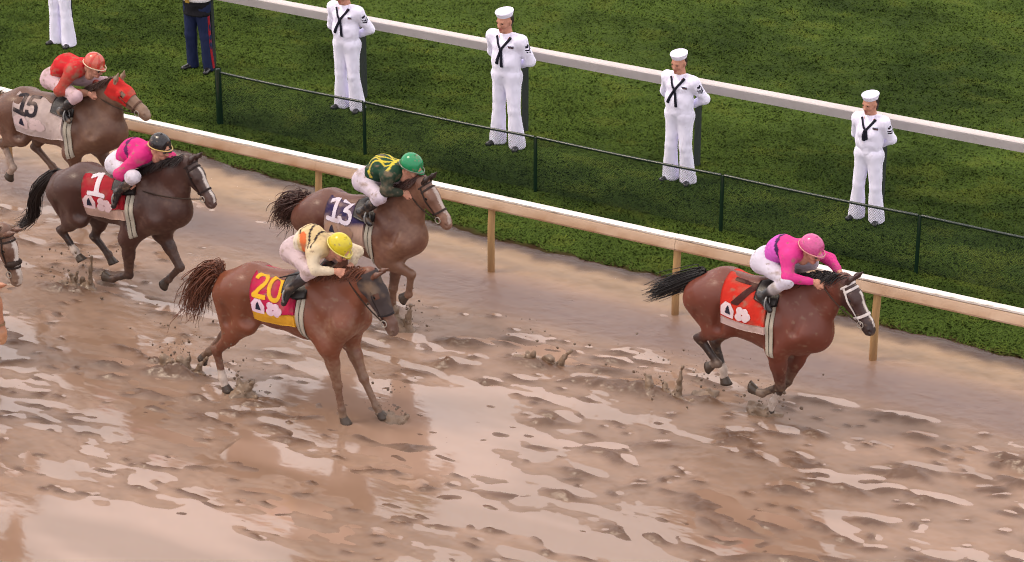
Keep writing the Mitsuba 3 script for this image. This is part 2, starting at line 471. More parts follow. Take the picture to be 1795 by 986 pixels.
# the valance under the cap: aluminium skirt, stained with mud
prof = [(-.062, .914), (-.085, .82), (-.08, .80), (-.05, .785), (.03, .785), (.032, .914)]
for xa, xb in zip(joints[:-1], joints[1:]):
    v, f = extrude_x([(y + RY, z) for y, z in prof], xa + 0.002, xb - 0.002, 90)
    nz = meshkit.fbm(v * [4, 20, 14], 4, 73)[:, None]
    st = np.clip((0.915 - v[:, 2:]) / 0.17 * 0.9 + 1.9 * (nz - 0.5), 0, 1)
    add(key + '__skirt', (v, f), 'cloth', lin(226, 196, 170) * (1 - st) + lin(182, 136, 98) * st, smooth=False)
for k in range(-6, 4):
    px = -0.34 + 2.37 * k
    v, f = tube([[px, RY - 0.02, -0.1], [px, RY - 0.02, 0.2], [px, RY - 0.02, 0.5], [px + 0.01, RY - 0.02, 0.8]], 0.042, 12)
    nz = meshkit.fbm(v * [14, 14, 9], 3, 75)[:, None]
    lo = np.clip(1 - (v[:, 2:] - 0.02) / 0.35, 0, 1)
    add(key + '__post', (v, f), 'cloth', (lin(196, 158, 110) * (1 - lo) + lin(150, 110, 76) * lo) * (0.7 + 0.6 * nz))

FY, FZ = 2.37, 0.78
key = 'wire_fence'
tag(key, 'dark green wire mesh fence with thin top rail standing on the turf', 'fence')
green = lin(24, 48, 36)
fx = [-5.78, -3.52, -1.03, 1.5, 3.98, 6.46, 8.94]
gz = lambda x: float(turf_height(np.array(x), np.array(FY)))
for k, x in enumerate(fx):
    r = 0.045 if k == 0 else 0.024
    add(key + '__post', tube([[x, FY, gz(x) - 0.1], [x, FY, FZ / 2], [x, FY, FZ + (0.05 if k == 0 else 0.0)]], r, 10), 'gloss', green)
for a_, b_ in zip(fx[:-1], fx[1:]):
    p = np.linspace([a_ + 0.02, FY, FZ], [b_ - 0.02, FY, FZ], 9)
    p[:, 2] -= 0.012 * np.sin(np.linspace(0, np.pi, 9))
    add(key + '__top_rail', tube(p, 0.017, 8), 'gloss', lin(20, 40, 32))
    items = []
    pitch, hgt, zb = 0.032, FZ - 0.1, 0.09
    for s in (1, -1):
        for x in np.arange(a_ - hgt, b_ + hgt, pitch):
            xa, za, xb, zb_ = x, zb, x + s * hgt, FZ - 0.012
            t0, t1 = 0.0, 1.0
            for lim, sg_ in ((a_ + 0.03, 1), (b_ - 0.03, -1)):
                d = xb - xa
                t = (lim - xa) / d
                if (d * sg_) > 0: t0 = max(t0, t)
                else: t1 = min(t1, t)
            if t1 - t0 < 0.03: continue
            pa = np.array([xa + (xb - xa) * t0, FY - 0.003 * s, za + (zb_ - za) * t0]); pb = np.array([xa + (xb - xa) * t1, FY - 0.003 * s, za + (zb_ - za) * t1])
            tv, tf_ = tube([pa, pb], 0.0017, 3, close=False)
            items.append((tv, tf_, green))
    m, c = cat_mesh(items)
    labels[add(key + '__wire_mesh', m, 'cloth', c)] = {'kind': 'stuff'}

WY, WZ = 4.12, 1.22
key = 'infield_rail'
tag(key, 'thick pale grey rail on dark posts across the lawn behind the uniformed line', 'rail')
prof = [(-.06, WZ), (-.076, WZ - .012), (-.073, WZ - .03), (-.045, WZ - .135), (.045, WZ - .135), (.073, WZ - .03), (.076, WZ - .012), (.06, WZ)]
v, f = extrude_x([(y + WY, z) for y, z in prof], -17, 10, 300)
nz = meshkit.fbm(v * [2.5, 8, 8], 4, 81)[:, None]
add(key + '__beam', (v, f), 'cloth', lin(226, 216, 216) * (0.78 + 0.36 * nz), smooth=False)
for k in range(-5, 3):
    px = -2.12 + 2.49 * k - 0.05
    zz = float(turf_height(np.array(px), np.array(WY)))
    add(key + '__post', box(px, WY + 0.0, (zz - 0.1 + WZ - 0.14) / 2, 0.065, 0.065, WZ - 0.14 - zz + 0.1), 'cloth', lin(58, 66, 62), smooth=False)


# ------------------------------------------------------------------ horses
def hoof(tip, fet, col):
    """a hoof wall: rings from the coronet to the ground edge"""
    d = unit(np.asarray(tip) - np.asarray(fet))
    top = np.asarray(tip) - d * 0.085
    toe = unit(np.array([1.0, 0, 0]) - d * d[0]) if abs(d[0]) < 0.95 else np.array([0, 0, 1.0]) * -np.sign(d[0])
    sd = np.cross(d, toe)
    rings = []
    for t, r, fw in ((0, .040, .0), (.3, .046, .008), (.7, .053, .016), (1.0, .060, .024), (1.0, .03, .02)):
        a = np.linspace(0, 2 * np.pi, 14, endpoint=False)
        rings.append(top + d * 0.085 * t + toe * fw + r * (np.cos(a)[:, None] * toe * 1.1 + np.sin(a)[:, None] * sd))
    v = np.vstack(rings)
    i, j = np.meshgrid(np.arange(4), np.arange(14), indexing='ij')
    p, q_ = i * 14 + j, i * 14 + (j + 1) % 14
    f = np.stack([p, q_, q_ + 14, p + 14], -1).reshape(-1, 4)
    f = np.vstack([f[:, [0, 1, 2]], f[:, [0, 2, 3]], [[56, 56 + k, 57 + k] for k in range(1, 13)]])
    n = meshkit.noise(v * 60)[:, None]
    return v, f, col * (0.8 + 0.4 * n)


def strands(path, n, spread, r0, r1, lenvar, col, seed, flat=1.0, curl=0.03):
    """hair: n tapered locks along a path"""
    r = np.random.RandomState(seed)
    items = []
    base = spline(path, 14)
    for k in range(n):
        L = 1 - lenvar * r.rand()
        t = np.linspace(0, L, 9)
        c = np.stack([np.interp(t, np.linspace(0, 1, 14), base[:, m]) for m in range(3)], 1)
        off = r.normal(0, 1, 3) * spread * [1, flat, 1]
        wob = r.normal(0, 1, 3) * curl
        g = np.sin(np.minimum(t * 1.6, 1) * np.pi / 2)
        c = c + g[:, None] * off + (t ** 2 * np.sin(t * r.uniform(3, 8) + r.rand() * 6))[:, None] * wob
        rad = r0 * (1 - t / L * (1 - r1 / r0)) * r.uniform(0.7, 1.3)
        v, f = tube(c, rad, 4)
        items.append((v, f, col * r.uniform(0.75, 1.3)))
    return items


class Horse:
    """poses one racehorse; all points are in the horse's own frame: x forward, y left, z up"""
    def __init__(s, key, X, Y, yaw, pose, look, seed):
        s.key, s.X, s.Y, s.yaw, s.p, s.look, s.seed = key, X, Y, yaw, pose, look, seed
        p = pose
        W, C = np.array([p['withers'][0], 0, p['withers'][1]]), np.array([p['croup'][0], 0, p['croup'][1]])
        s.W, s.L = W, np.linalg.norm(W - C)
        s.ex = (W - C) / s.L
        s.ez = np.array([-s.ex[2], 0, s.ex[0]])
        s.lam, s.s = s.L / 0.78, p.get('s', 1.0)
        s.poll = np.array([p['poll'][0], 0, p['poll'][1]]); nose = np.array([p['nose'][0], 0, p['nose'][1]])
        s.hl = p.get('head', 0.60)
        s.hd = unit(nose - s.poll)
        hy = p.get('head_yaw', 0.0)
        s.hn = unit(np.array([-s.hd[2], 0, s.hd[0]]))      # dorsal side of the head
        s.hn = s.hn if s.hn[0] > 0 or s.hn[2] > 0 else -s.hn
        s.hs = np.array([0, 1.0, 0])
        # turn of the head about the vertical, through the poll
        c, si = math.cos(hy), math.sin(hy)
        s.HR = np.array([[c, -si, 0], [si, c, 0], [0, 0, 1]])
        s.build()

    def c(s, x, z, y=0.0):
        return s.W + s.ex * (x - 0.30) * s.lam + s.ez * (z - 1.62) * s.s + np.array([0, y, 0])

    def hp(s, a, v, y=0.0):
        """a point of the head: a along, v towards the forehead side, y left (before the turn of the head)"""
        return s.poll + s.hd * a * s.hl / 0.6 + s.hn * v + np.array([0, y, 0])

    def w(s, V):
        return place_at(V, s.X, s.Y, s.yaw)

    def build(s):
        p, L, sc = s.p, s.look, s.s
        legs = {k: [np.array(q, float) for q in p[k]] for k in ('rf', 'lf', 'rh', 'lh')}
        B = []
        am = p.get('arm', 1.0)
        c = s.c
        B += [P(c(.46, 1.22), c(.15, 1.205), .265 * sc, .335 * sc, .80, .72, .10), P(c(.15, 1.21), c(-.20, 1.25), .335 * sc, .29 * sc, .72, .82, .10),
              P(c(-.20, 1.25), c(-.46, 1.32), .29 * sc, .26 * sc, .82, .92, .10), P(c(-.46, 1.31), c(-.70, 1.31), .275 * sc, .20 * sc, .94, .95, .10),
              P(c(.36, 1.535), c(.02, 1.50), .075, .06, .8, k=.16), P(c(.0, 1.49), c(-.45, 1.52), .07, .08, 1.2, k=.12),
              P(c(.58, 1.17 - p.get('deep', 0)), c(.42, 1.12 - .5 * p.get('deep', 0)), .19 + .4 * p.get('deep', 0), .24, .95, k=.10), P(c(-.45, 1.53), c(-.76, 1.42), .075, .06, .9, k=.10)]
        for y, F, H in ((-1, legs['rf'], legs['rh']), (1, legs['lf'], legs['lh'])):
            e, kn, fe, ho = F
            sh = 0.5 * c(.60, 1.15, y * .14) + 0.5 * (e + np.array([.16, 0, .22])) * [1, 0, 1] + np.array([0, y * .07, 0])
            B += [P(c(.28, 1.47, y * .10), sh, .08, .125, k=.10), P(sh, e, .125, .098, k=.07), P(c(.22, 1.20, y * .17), e, .13, .10, k=.09),
                  P(e, e + (kn - e) * .45, .094 * am, .073 * am, .85, k=.05), P(e + (kn - e) * .4, kn, .074 * am, .049, .85, k=.035, tag='arm'),
                  P(kn, kn, .053, k=.02, tag='point'), P(kn, fe, .040, .034, .85, k=.025, tag='point')]
            back = unit(np.cross(fe - kn, [0, 1, 0])); back = -back if back[0] > 0 else back
            B += [P(kn + back * .018 + (fe - kn) * .15, fe + back * .016, .02, .02, k=.02, tag='point'), P(fe, fe, .043, k=.02, tag='foot'),
                  P(fe, fe + (ho - fe) * .55, .035, .042, k=.02, tag='foot')]
            st, hk, hf, hh = H
            hip = c(-.50, 1.36, y * .13)
            B += [P(c(-.42, 1.46, y * .15), c(-.60, 1.36, y * .14), .10, .15, k=.10), P(hip, st, .205, .125, .82, k=.09), P(c(-.72, 1.28, y * .12), st * .45 + hk * .55, .135, .075, .85, k=.08),
                  P(st, st + (hk - st) * .55, .118, .075, .8, k=.06), P(st + (hk - st) * .5, hk, .075, .05, .8, k=.03, tag='arm'), P(hk, hk, .055, w=.85, k=.02, tag='point')]
            back = unit(np.cross(hf - hk, [0, 1, 0])); back = -back if back[0] > 0 else back
            B += [P(hk + back * .04 - unit(hf - hk) * .03, hk + back * .03 + unit(hf - hk) * .06, .028, .022, k=.03, tag='point'), P(hk, hf, .044, .037, .85, k=.025, tag='point'),
                  P(hk + back * .022, hf + back * .018, .022, .021, k=.02, tag='point'), P(hf, hf, .046, k=.02, tag='foot'), P(hf, hf + (hh - hf) * .55, .037, .044, k=.02, tag='foot')]
        for y in (-1, 1):
            B += [P(c(.14, 1.42, y * .29), c(.20, 1.05, y * .285), .022, .03, k=.09, sub=True), P(c(.56, 1.40, y * .20), c(.50, 1.20, y * .27), .018, .02, k=.08, sub=True),
                  P(c(-.34, 1.30, y * .30), c(-.40, 1.10, y * .27), .03, .045, k=.09, sub=True), P(c(-.66, 1.22, y * .25), c(-.68, 1.02, y * .22), .014, .016, k=.06, sub=True)]
        # neck
        pl, hd, hn = s.poll, s.hd, s.hn
        endc = pl - hn * .085 + hd * .02
        n0 = c(.42, 1.36)
        mid = .5 * (n0 + endc) + np.array([0, 0, p.get('arch', .02)])
        B += [P(n0, mid, .205, .140, .55, .56, .10), P(mid, endc, .140, .092, .56, .68, .07),
              P(c(.30, 1.52), .5 * (c(.34, 1.54) + pl) + np.array([0, 0, p.get('arch', .02)]), .07, .05, .7, k=.08), P(.5 * (c(.34, 1.54) + pl) + np.array([0, 0, p.get('arch', .02)]), pl - hn * .05 - hd * .02, .05, .045, .8, k=.06),
              P(c(.58, 1.17), .5 * (c(.60, 1.20) + s.hp(.10, -.17)), .16, .09, .85, k=.09), P(.5 * (c(.60, 1.20) + s.hp(.10, -.17)), s.hp(.09, -.16), .09, .065, .85, k=.06)]
        hp = s.hp
        Hd = [P(hp(.03, -.065), hp(.20, -.062), .086, .094, .88, k=.05, tag='face'), P(hp(.20, -.06), hp(.49, -.052), .092, .056, .80, .80, .05, tag='face'),
              P(hp(.13, -.145), hp(.29, -.125), .098, .07, .62, .6, .05, tag='face'), P(hp(.28, -.125), hp(.52, -.10), .058, .038, .75, k=.04, tag='face'),
              P(hp(.50, -.06), hp(.575, -.075), .066, .054, .92, k=.035, tag='muzzle'), P(hp(.53, -.115), hp(.575, -.115), .034, .03, 1.1, k=.03, tag='muzzle')]
        for y in (-1, 1):
            Hd += [P(hp(.17, -.03, y * .062), hp(.24, -.035, y * .062), .034, .028, k=.025, tag='face'), P(hp(.555, -.05, y * .042), hp(.585, -.06, y * .036), .026, .022, k=.02, tag='muzzle'),
                   P(hp(.20, -.075, y * .068), hp(.42, -.085, y * .05), .018, .012, k=.02, tag='face'),
                   P(hp(.585, -.052, y * .048), hp(.56, -.05, y * .05), .013, .010, k=.008, tag='muzzle', sub=True)]
        if p.get('head_yaw'):
            for q in Hd:
                q.a, q.b = s.turn(q.a), s.turn(q.b)
        s.headp, s.bodyp = Hd, B
        s.prims = B + Hd
        V, F = blob(s.prims, 0.0165)
        s.kd = None
        # muscle and skin relief
        n = meshkit.fbm(V * [3.2, 3.2, 3.2] + s.seed, 3, 5)
        pal = {'coat': L['coat'], 'arm': .5 * L['coat'] + .5 * L['point'], 'point': L['point'], 'foot': L.get('foot', L['point']), 'face': L.get('face', L['coat']), 'muzzle': L.get('muzzle', L['point'])}
        col = tags_colour(s.prims, V, pal)
        col = col * (0.9 + 0.2 * n)[:, None]
        # white socks
        for leg, hi in L.get('socks', {}).items():
            kn, fe = legs[leg][1], legs[leg][2]
            t = (V - kn) @ unit(fe - kn) / np.linalg.norm(fe - kn)
            side = np.linalg.norm(V - (kn + np.clip(t, 0, 1.6)[:, None] * (fe - kn)), axis=1) < 0.11
            m = (side & (t > hi) & (t < 1.55)).astype(float)[:, None]
            col = col * (1 - m) + m * lin(214, 196, 184)
        # face marking
        if L.get('blaze'):
            U = s.unturn(V) - s.poll
            a, v_ = U @ s.hd * 0.6 / s.hl, U @ s.hn
            b0, b1, wd = L['blaze']
            wv = wd * (0.75 + 0.5 * meshkit.noise(V * 14))
            m = ((a > b0) & (a < b1) & (v_ > -.07) & (np.abs(U[:, 1]) < wv))[:, None]
            col = np.where(m, lin(226, 214, 206), col)
        # splashed mud, thickest on chest, belly, legs and face
        mud = L.get('mud', 0.3)
        sp = meshkit.fbm(V * [5, 5, 4] + 3.1 * s.seed, 4, 15)
        fine = meshkit.fbm(V * 34 + s.seed, 2, 17)
        front = np.clip((V[:, 0] - c(.05, 1.2)[0]) / .5, 0, 1) * L.get('mud_front', .5)
        low = np.clip((1.0 - V[:, 2]) / .6, 0, 1) * .45
        m = np.clip((mud + front + low - 0.25) + 1.2 * (sp - .5) + 0.6 * (fine - .5), 0, L.get('mud_max', .8))[:, None]
        m = np.maximum(m, np.clip((meshkit.fbm(V * 22 + s.seed, 2, 12) - .70 + .12 * mud) * 5, 0, .40)[:, None])
        col = col * (1 - m) + m * L.get('mudcol', MUD) * (0.8 + .4 * fine[:, None])
        flip = trimesh.Trimesh(V, np.vstack([F[:, [0, 1, 2]], F[:, [0, 2, 3]]]), process=False).volume < 0
        F = F[:, ::-1] if flip else F
        k = s.key
        add(k + '__body', (s.w(V), F), 'coat', col)
        for nm in ('rf', 'lf', 'rh', 'lh'):
            v, f, cc = hoof(legs[nm][3], legs[nm][2], lin(74, 60, 50))
            add(k + '__hoof', (s.w(v), f), 'coat', cc)
        for y in (-1, 1):
            e = trimesh.creation.icosphere(2, 0.021)
            add(k + '__eye', (s.w(e.vertices * [1.1, .7, 1] + s.turn(hp(.205, -.052, y * .083))), e.faces), 'gloss', lin(16, 10, 8))
            er = [P(hp(.035, -.01, y * .048), hp(.02, .06, y * .062), .030, .028, k=.02), P(hp(.02, .06, y * .062), hp(p.get('ear_back', .01), .145, y * .052), .028, .007, k=.02),
                  P(hp(.055, .03, y * .062), hp(.045, .11, y * .058), .018, .006, k=.012, sub=True)]
            if p.get('head_yaw'):
                for q in er: q.a, q.b = s.turn(q.a), s.turn(q.b)
            v, f = blob(er, 0.007)
            n_ = meshkit.noise(v * 40)[:, None]
            add(k + '__ear', (s.w(v), f), 'coat', L.get('ear', L.get('face', L['coat'])) * (0.7 + 0.5 * n_))
        # mane and forelock
        crest = spline([c(.26, 1.61), .5 * (c(.34, 1.60) + pl) + np.array([0, 0, .035 + p.get('arch', .02)]), pl - hd * .02 + np.array([0, 0, .0])], 40)
        r = np.random.RandomState(s.seed + 5)
        items = []
        for q in range(220):
            b = crest[int(r.uniform(0, 39.9))] + r.normal(0, .008, 3)
            sd = -1 if r.rand() < L.get('mane_right', .6) else 1
            ln = r.uniform(.07, .15) * L.get('mane', 1)
            path = [b + [0, 0, -.03], b + [-.02, sd * .02, .012], b + [-.05 - .5 * ln * r.rand(), sd * (.035 + .3 * ln), -.25 * ln], b + [-.09 - .4 * ln * r.rand(), sd * (.05 + .45 * ln), -.75 * ln]]
            v, f = tube(spline(path, 6), np.linspace(.009, .002, 6), 4)
            items.append((v, f, L['hair'] * r.uniform(.6, 1.6)))
        m_, cc = cat_mesh(items)
        add(k + '__mane', (s.w(m_[0]), m_[1]), 'coat', cc)
        tb = c(-.80, 1.46)
        t = [tb + s.ex * .06] + [np.array(q, float) for q in p['tail']]
        m_, cc = cat_mesh(strands([tb + s.ex * .05, tb - s.ex * .04, *t[1:]], 520, p.get('tail_spread', .035), .0080, .002, p.get('tail_var', .4), L['hair'], s.seed, curl=.6 * p.get('tail_curl', .06)))
        if mud > .25:
            mm = np.clip(2 * (meshkit.fbm(m_[0] * 6, 3, 3) - .5) + mud - .1, 0, .7)[:, None]
            cc = cc * (1 - mm) + mm * DARKMUD
        add(k + '__tail', (s.w(m_[0]), m_[1]), 'coat', cc)
        s.tack()

    def turn(s, v):
        return s.poll + (np.asarray(v) - s.poll) @ s.HR.T

    def unturn(s, V):
        return s.poll + (np.asarray(V) - s.poll) @ s.HR

    # rays from an axis point outwards to the skin
    def cast(s, o, d, prims, r0=0.02, r1=0.62, n=60):
        o, d = np.broadcast_arrays(np.asarray(o, float), np.asarray(d, float))
        r = np.linspace(r0, r1, n)
        Fv = field(prims, o[..., None, :] + d[..., None, :] * r[:, None])
        ins = Fv < 0
        last = np.where(ins.any(-1), n - 1 - np.argmax(ins[..., ::-1], -1), 0)
        nxt = np.minimum(last + 1, n - 1)
        f0 = np.take_along_axis(Fv, last[..., None], -1)[..., 0]; f1 = np.take_along_axis(Fv, nxt[..., None], -1)[..., 0]
        t = np.clip(np.where(f1 > f0, -f0 / np.maximum(f1 - f0, 1e-6), 0), 0, 1)
        return r[last] + t * (r[1] - r[0])

    def drape_setup(s):
        us = np.linspace(-.50, .62, 40)
        th = np.radians(np.linspace(-140, 140, 113))
        trunk = [q for q in s.bodyp if q.tag == 'coat' and not q.sub]
        far = [q for q in trunk if q.ra > .12]
        o = np.stack([s.c(u, 1.24) for u in us])[:, None, :]
        d = np.cos(th)[None, :, None] * s.ez + np.sin(th)[None, :, None] * np.array([0, 1.0, 0])
        r = s.cast(np.broadcast_to(o, (40, 113, 3)), np.broadcast_to(d, (40, 113, 3)), far)
        r = ndimage.gaussian_filter(r, 1.0)
        pts = o + d * r[..., None]
        seg = np.linalg.norm(np.diff(pts, axis=1), axis=2)
        arc = np.concatenate([np.zeros((40, 1)), np.cumsum(seg, 1)], 1)
        arc -= arc[:, 56:57]
        ss = np.linspace(-.85, .85, 120)
        G = np.stack([np.stack([np.interp(ss, arc[i], pts[i, :, k]) for k in range(3)], 1) for i in range(40)])
        s.Gp = interpolate.RegularGridInterpolator((us, ss), G, bounds_error=False, fill_value=None)
        nrm = np.cross(np.gradient(G, axis=0), np.gradient(G, axis=1))
        nrm /= np.maximum(np.linalg.norm(nrm, axis=2, keepdims=True), 1e-9)
        if (nrm[20, 60] @ s.ez) < 0: nrm = -nrm
        s.Gn = interpolate.RegularGridInterpolator((us, ss), nrm, bounds_error=False, fill_value=None)

    def drape(s, u, sv, off):
        q = np.stack([u, sv], -1)
        n = s.Gn(q)
        return s.Gp(q) + n * np.asarray(off)[..., None]

    def sheet(s, corners, nu, nv, off, thick, wave=0.0):
        """a quilted sheet of cloth: corners(a, b) -> (u, s) with a, b in 0..1"""
        a, b = np.meshgrid(np.linspace(0, 1, nu), np.linspace(0, 1, nv), indexing='ij')
        u, sv = corners(a, b)
        wv = wave * (meshkit.fbm(np.stack([u * 9, sv * 9, u * 0 + s.seed], -1), 2, 3) - .3)
        top = s.drape(u, sv, off + thick + wv); bot = s.drape(u, sv, np.full(u.shape, off * .3))
        v = np.vstack([top.reshape(-1, 3), bot.reshape(-1, 3)])
        i, j = np.meshgrid(np.arange(nu - 1), np.arange(nv - 1), indexing='ij')
        p0 = (i * nv + j).ravel()
        f = np.stack([p0, p0 + nv, p0 + nv + 1, p0 + 1], 1)
        ed = list(np.arange(nv)) + list(np.arange(1, nu) * nv + nv - 1) + list((nu - 1) * nv + np.arange(nv - 1)[::-1]) + list(np.arange(1, nu - 1)[::-1] * nv)
        ed = np.array(ed); m = nu * nv
        side = np.stack([ed, np.roll(ed, -1), np.roll(ed, -1) + m, ed + m], 1)
        return v, np.vstack([f, f[:, ::-1] + m, side[:, ::-1]]), u, sv

    def strap(s, path, width, thick=.006, prims=None, off=.003):
        """a flat strap over the skin"""
        path = spline(path, max(8, len(path) * 4))
        prims = prims or s.headp
        e = 1e-3
        for _ in range(3):
            f0 = field(prims, path)
            g = np.stack([(field(prims, path + e * np.eye(3)[k]) - f0) / e for k in range(3)], 1)
            g /= np.maximum(np.linalg.norm(g, axis=1, keepdims=True), 1e-9)
            path = path - g * (f0 - off)[:, None]
        t = np.gradient(path, axis=0); t /= np.maximum(np.linalg.norm(t, axis=1, keepdims=True), 1e-9)
        sd = np.cross(t, g) * width / 2
        up = g * thick
        ring = np.stack([path - sd, path - sd + up, path + sd + up, path + sd], 1).reshape(-1, 3)
        n = len(path)
        i, j = np.meshgrid(np.arange(n - 1), np.arange(4), indexing='ij')
        p0, p1 = i * 4 + j, i * 4 + (j + 1) % 4
        return ring, np.stack([p0, p1, p1 + 4, p0 + 4], -1).reshape(-1, 4)

    def tack(s):
        L, k, p = s.look, s.key, s.p
        s.drape_setup()
        hp, tn = s.hp, s.turn
        # bridle
        bc = L.get('bridle', lin(40, 30, 26))
        wd = L.get('bridle_width', .02)
        items = []

        def hoop(a, tilt, y_only=None, n=20, lo=-math.pi, hi=math.pi):
            th = np.linspace(lo, hi, n)
            o = np.stack([tn(hp(a + tilt * math.cos(t), -.085)) for t in th])
            d = np.stack([(np.cos(t) * s.hn + np.sin(t) * s.hs) for t in th]) @ s.HR.T
            r = s.cast(o, d, s.headp, r1=.3)
            return o + d * r[:, None]
        pts = hoop(.40, .01)
        items.append((*s.strap(pts, wd * 1.1), bc))                           # noseband
        items.append((*s.strap(hoop(.115, .0, lo=-1.5, hi=1.5), wd), bc))      # browband
        items.append((*s.strap(hoop(.06, .0), wd * .8), bc))                   # crown and throat latch
        bits = []
        for y in (-1, 1):
            a0 = hoop(.06, 0, n=3, lo=y * 1.0, hi=y * 1.0)[0]
            pa = [hoop(a, 0, n=2, lo=y * an, hi=y * an)[0] for a, an in ((.07, 1.25), (.18, 1.45), (.30, 1.62), (.40, 1.75), (.475, 1.95))]
            items.append((*s.strap(pa, wd * .9), bc))
            bits.append(pa[-1])
            th = np.linspace(0, 2 * np.pi, 17)
            ringc = pa[-1] + (s.hs * y * .012) @ s.HR.T
            ring = ringc + .034 * (np.cos(th)[:, None] * s.hd + np.sin(th)[:, None] * s.hn) @ s.HR.T
            add(k + '__bit_ring', (lambda m: (s.w(m[0]), m[1]))(tube(ring, .006, 5)), 'gloss', lin(170, 160, 150))
        s.bits = bits
        m_, cc = cat_mesh(items)
        add(k + '__bridle', (s.w(m_[0]), m_[1]), 'cloth', cc)
        if L.get('roll') is not None:
            pa = hoop(.36, 0, n=14, lo=-1.5, hi=1.5)
            add(k + '__shadow_roll', (lambda m: (s.w(m[0]), m[1]))(tube(pa, np.r_[.02, np.full(12, .032), .02], 8)), 'cloth', L['roll'])
        if L.get('hood') is not None:
            h0, h1 = -.03, L.get('hood_end', .30)
            A, th = np.meshgrid(np.linspace(h0, h1, 24), np.linspace(-2.6, 2.6, 44), indexing='ij')
            o = np.stack([tn(q) for q in (s.poll + s.hd * 0 + A.reshape(-1, 1) * s.hd * s.hl / .6 - s.hn * .075)]).reshape(A.shape + (3,))
            d = (np.cos(th)[..., None] * s.hn + np.sin(th)[..., None] * s.hs) @ s.HR.T
            r = s.cast(o, d, s.headp + [q for q in [q for q in s.bodyp if not q.sub][-6:]], r1=.24)
            r = ndimage.gaussian_filter(r, .7)
            v = (o + d * (r + .009)[..., None]).reshape(-1, 3); vi = (o + d * (r - .01)[..., None]).reshape(-1, 3)
            i, j = np.meshgrid(np.arange(23), np.arange(43), indexing='ij')
            p0 = (i * 44 + j)
            f = np.stack([p0, p0 + 44, p0 + 45, p0 + 1], -1)
            hole = (np.abs(A[:-1, :-1] - .195) < .035) & (np.abs(np.abs(th[:-1, :-1]) - 1.15) < .30)
            f = f[~hole].reshape(-1, 4)
            n_ = meshkit.fbm(v * 22, 3, 9)[:, None]
            m1 = np.clip(2.2 * (meshkit.fbm(v * 9 + s.seed, 3, 19) - .5) + L.get('hood_mud', .1), 0, .75)[:, None]
            hc = L['hood'] * (.8 + .4 * n_) * (1 - m1) + m1 * MUD
            add(k + '__hood', (s.w(np.vstack([v, vi])), np.vstack([f, f[:, ::-1] + len(v)])), 'cloth', np.vstack([hc, hc]))
            if L.get('cup') is not None:
                for y in (-1, 1):
                    e = trimesh.creation.icosphere(2, .052)
                    cen = tn(hp(.165, -.065, y * .078))
                    V = (e.vertices * [1, .62, 1.0])
                    keep = ((e.vertices @ s.hd) < .25 * .052 * 2)
                    fk = e.faces[keep[e.faces].all(1)]
                    add(k + '__blinker_cup', (s.w(V + cen), fk), 'cloth', L['cup'])
        # saddle cloth
        col, band = L['saddle_cloth'], L.get('band')
        u0, u1, h = L.get('cloth_u0', -.34), L.get('cloth_u1', .16), L.get('cloth_h', .56)
        v, f, u, sv = s.sheet(lambda a, b: (u0 + (u1 - u0) * a + .03 * np.abs(2 * b - 1) ** 2, (2 * b - 1) * h), 22, 61, .014, .012, .014)
        nn = len(u.ravel())
        pts = v
        dirt = np.clip(2.4 * (meshkit.fbm(v * 8 + s.seed * 2.3, 4, 23) - .5) + L.get('cloth_mud', .0), 0, .75)[:, None]
        cc = np.tile(col, (len(v), 1)) * (.86 + .28 * meshkit.fbm(v * 30, 2, 27)[:, None])
        dirt = np.maximum(dirt, np.clip((meshkit.fbm(v * 24 + s.seed, 2, 12) - .66) * 6, 0, .7)[:, None])
        svv = np.abs(np.concatenate([sv.ravel(), sv.ravel()]))[:, None]
        dirt = np.clip(dirt + L.get('cloth_low', 0) * np.clip((svv - .30) / .06, 0, 1), 0, .85)
        ck = add(k + '__saddle_cloth', (s.w(v), f), 'cloth', cc * (1 - dirt) + dirt * L.get('cloth_mudcol', MUD))

        def onto(m, off, colr, name, bs='cloth'):
            """a flat mesh (x, y, depth) laid onto the cloth: x -> u, y -> up the right flank"""
            m = m.copy()
            vv, ff = trimesh.remesh.subdivide_to_size(m.vertices, m.faces, .03, max_iter=8)
            uu, sy = vv[:, 0], vv[:, 1]
            b01 = np.clip((sy / h + 1) / 2, 0, 1)
            wv = .014 * (meshkit.fbm(np.stack([uu * 9, sy * 9, uu * 0 + s.seed], -1), 2, 3) - .3)
            q = s.drape(uu, sy, .014 + .012 + wv + off + vv[:, 2])
            dd = np.clip(2.4 * (meshkit.fbm(q * 8 + s.seed * 2.3, 4, 23) - .5) + L.get('cloth_mud', .0) - .1, 0, .7)[:, None]
            c_ = np.tile(colr, (len(q), 1)) * (1 - dd) + dd * L.get('cloth_mudcol', MUD)
            return add(ck + '__' + name, (s.w(q), ff), bs, c_)
        if band is not None:
            for y in (-1, 1):
                v, f, u, sv = s.sheet(lambda a, b: (u0 + .03 + (u1 - u0) * a, y * (h + .005 - L.get('band_h', .115) * (1 - b))), 20, 8, .018, .014, .014)
                cc = np.tile(band, (len(v), 1)) * (.85 + .3 * meshkit.fbm(v * 30, 2, 29)[:, None])
                d2 = np.clip(2.4 * (meshkit.fbm(v * 8 + s.seed * 2.3, 4, 23) - .5) + L.get('cloth_mud', .0), 0, .7)[:, None]
                add(ck + '__hem_band', (s.w(v), f), 'cloth', cc * (1 - d2) + d2 * MUD)
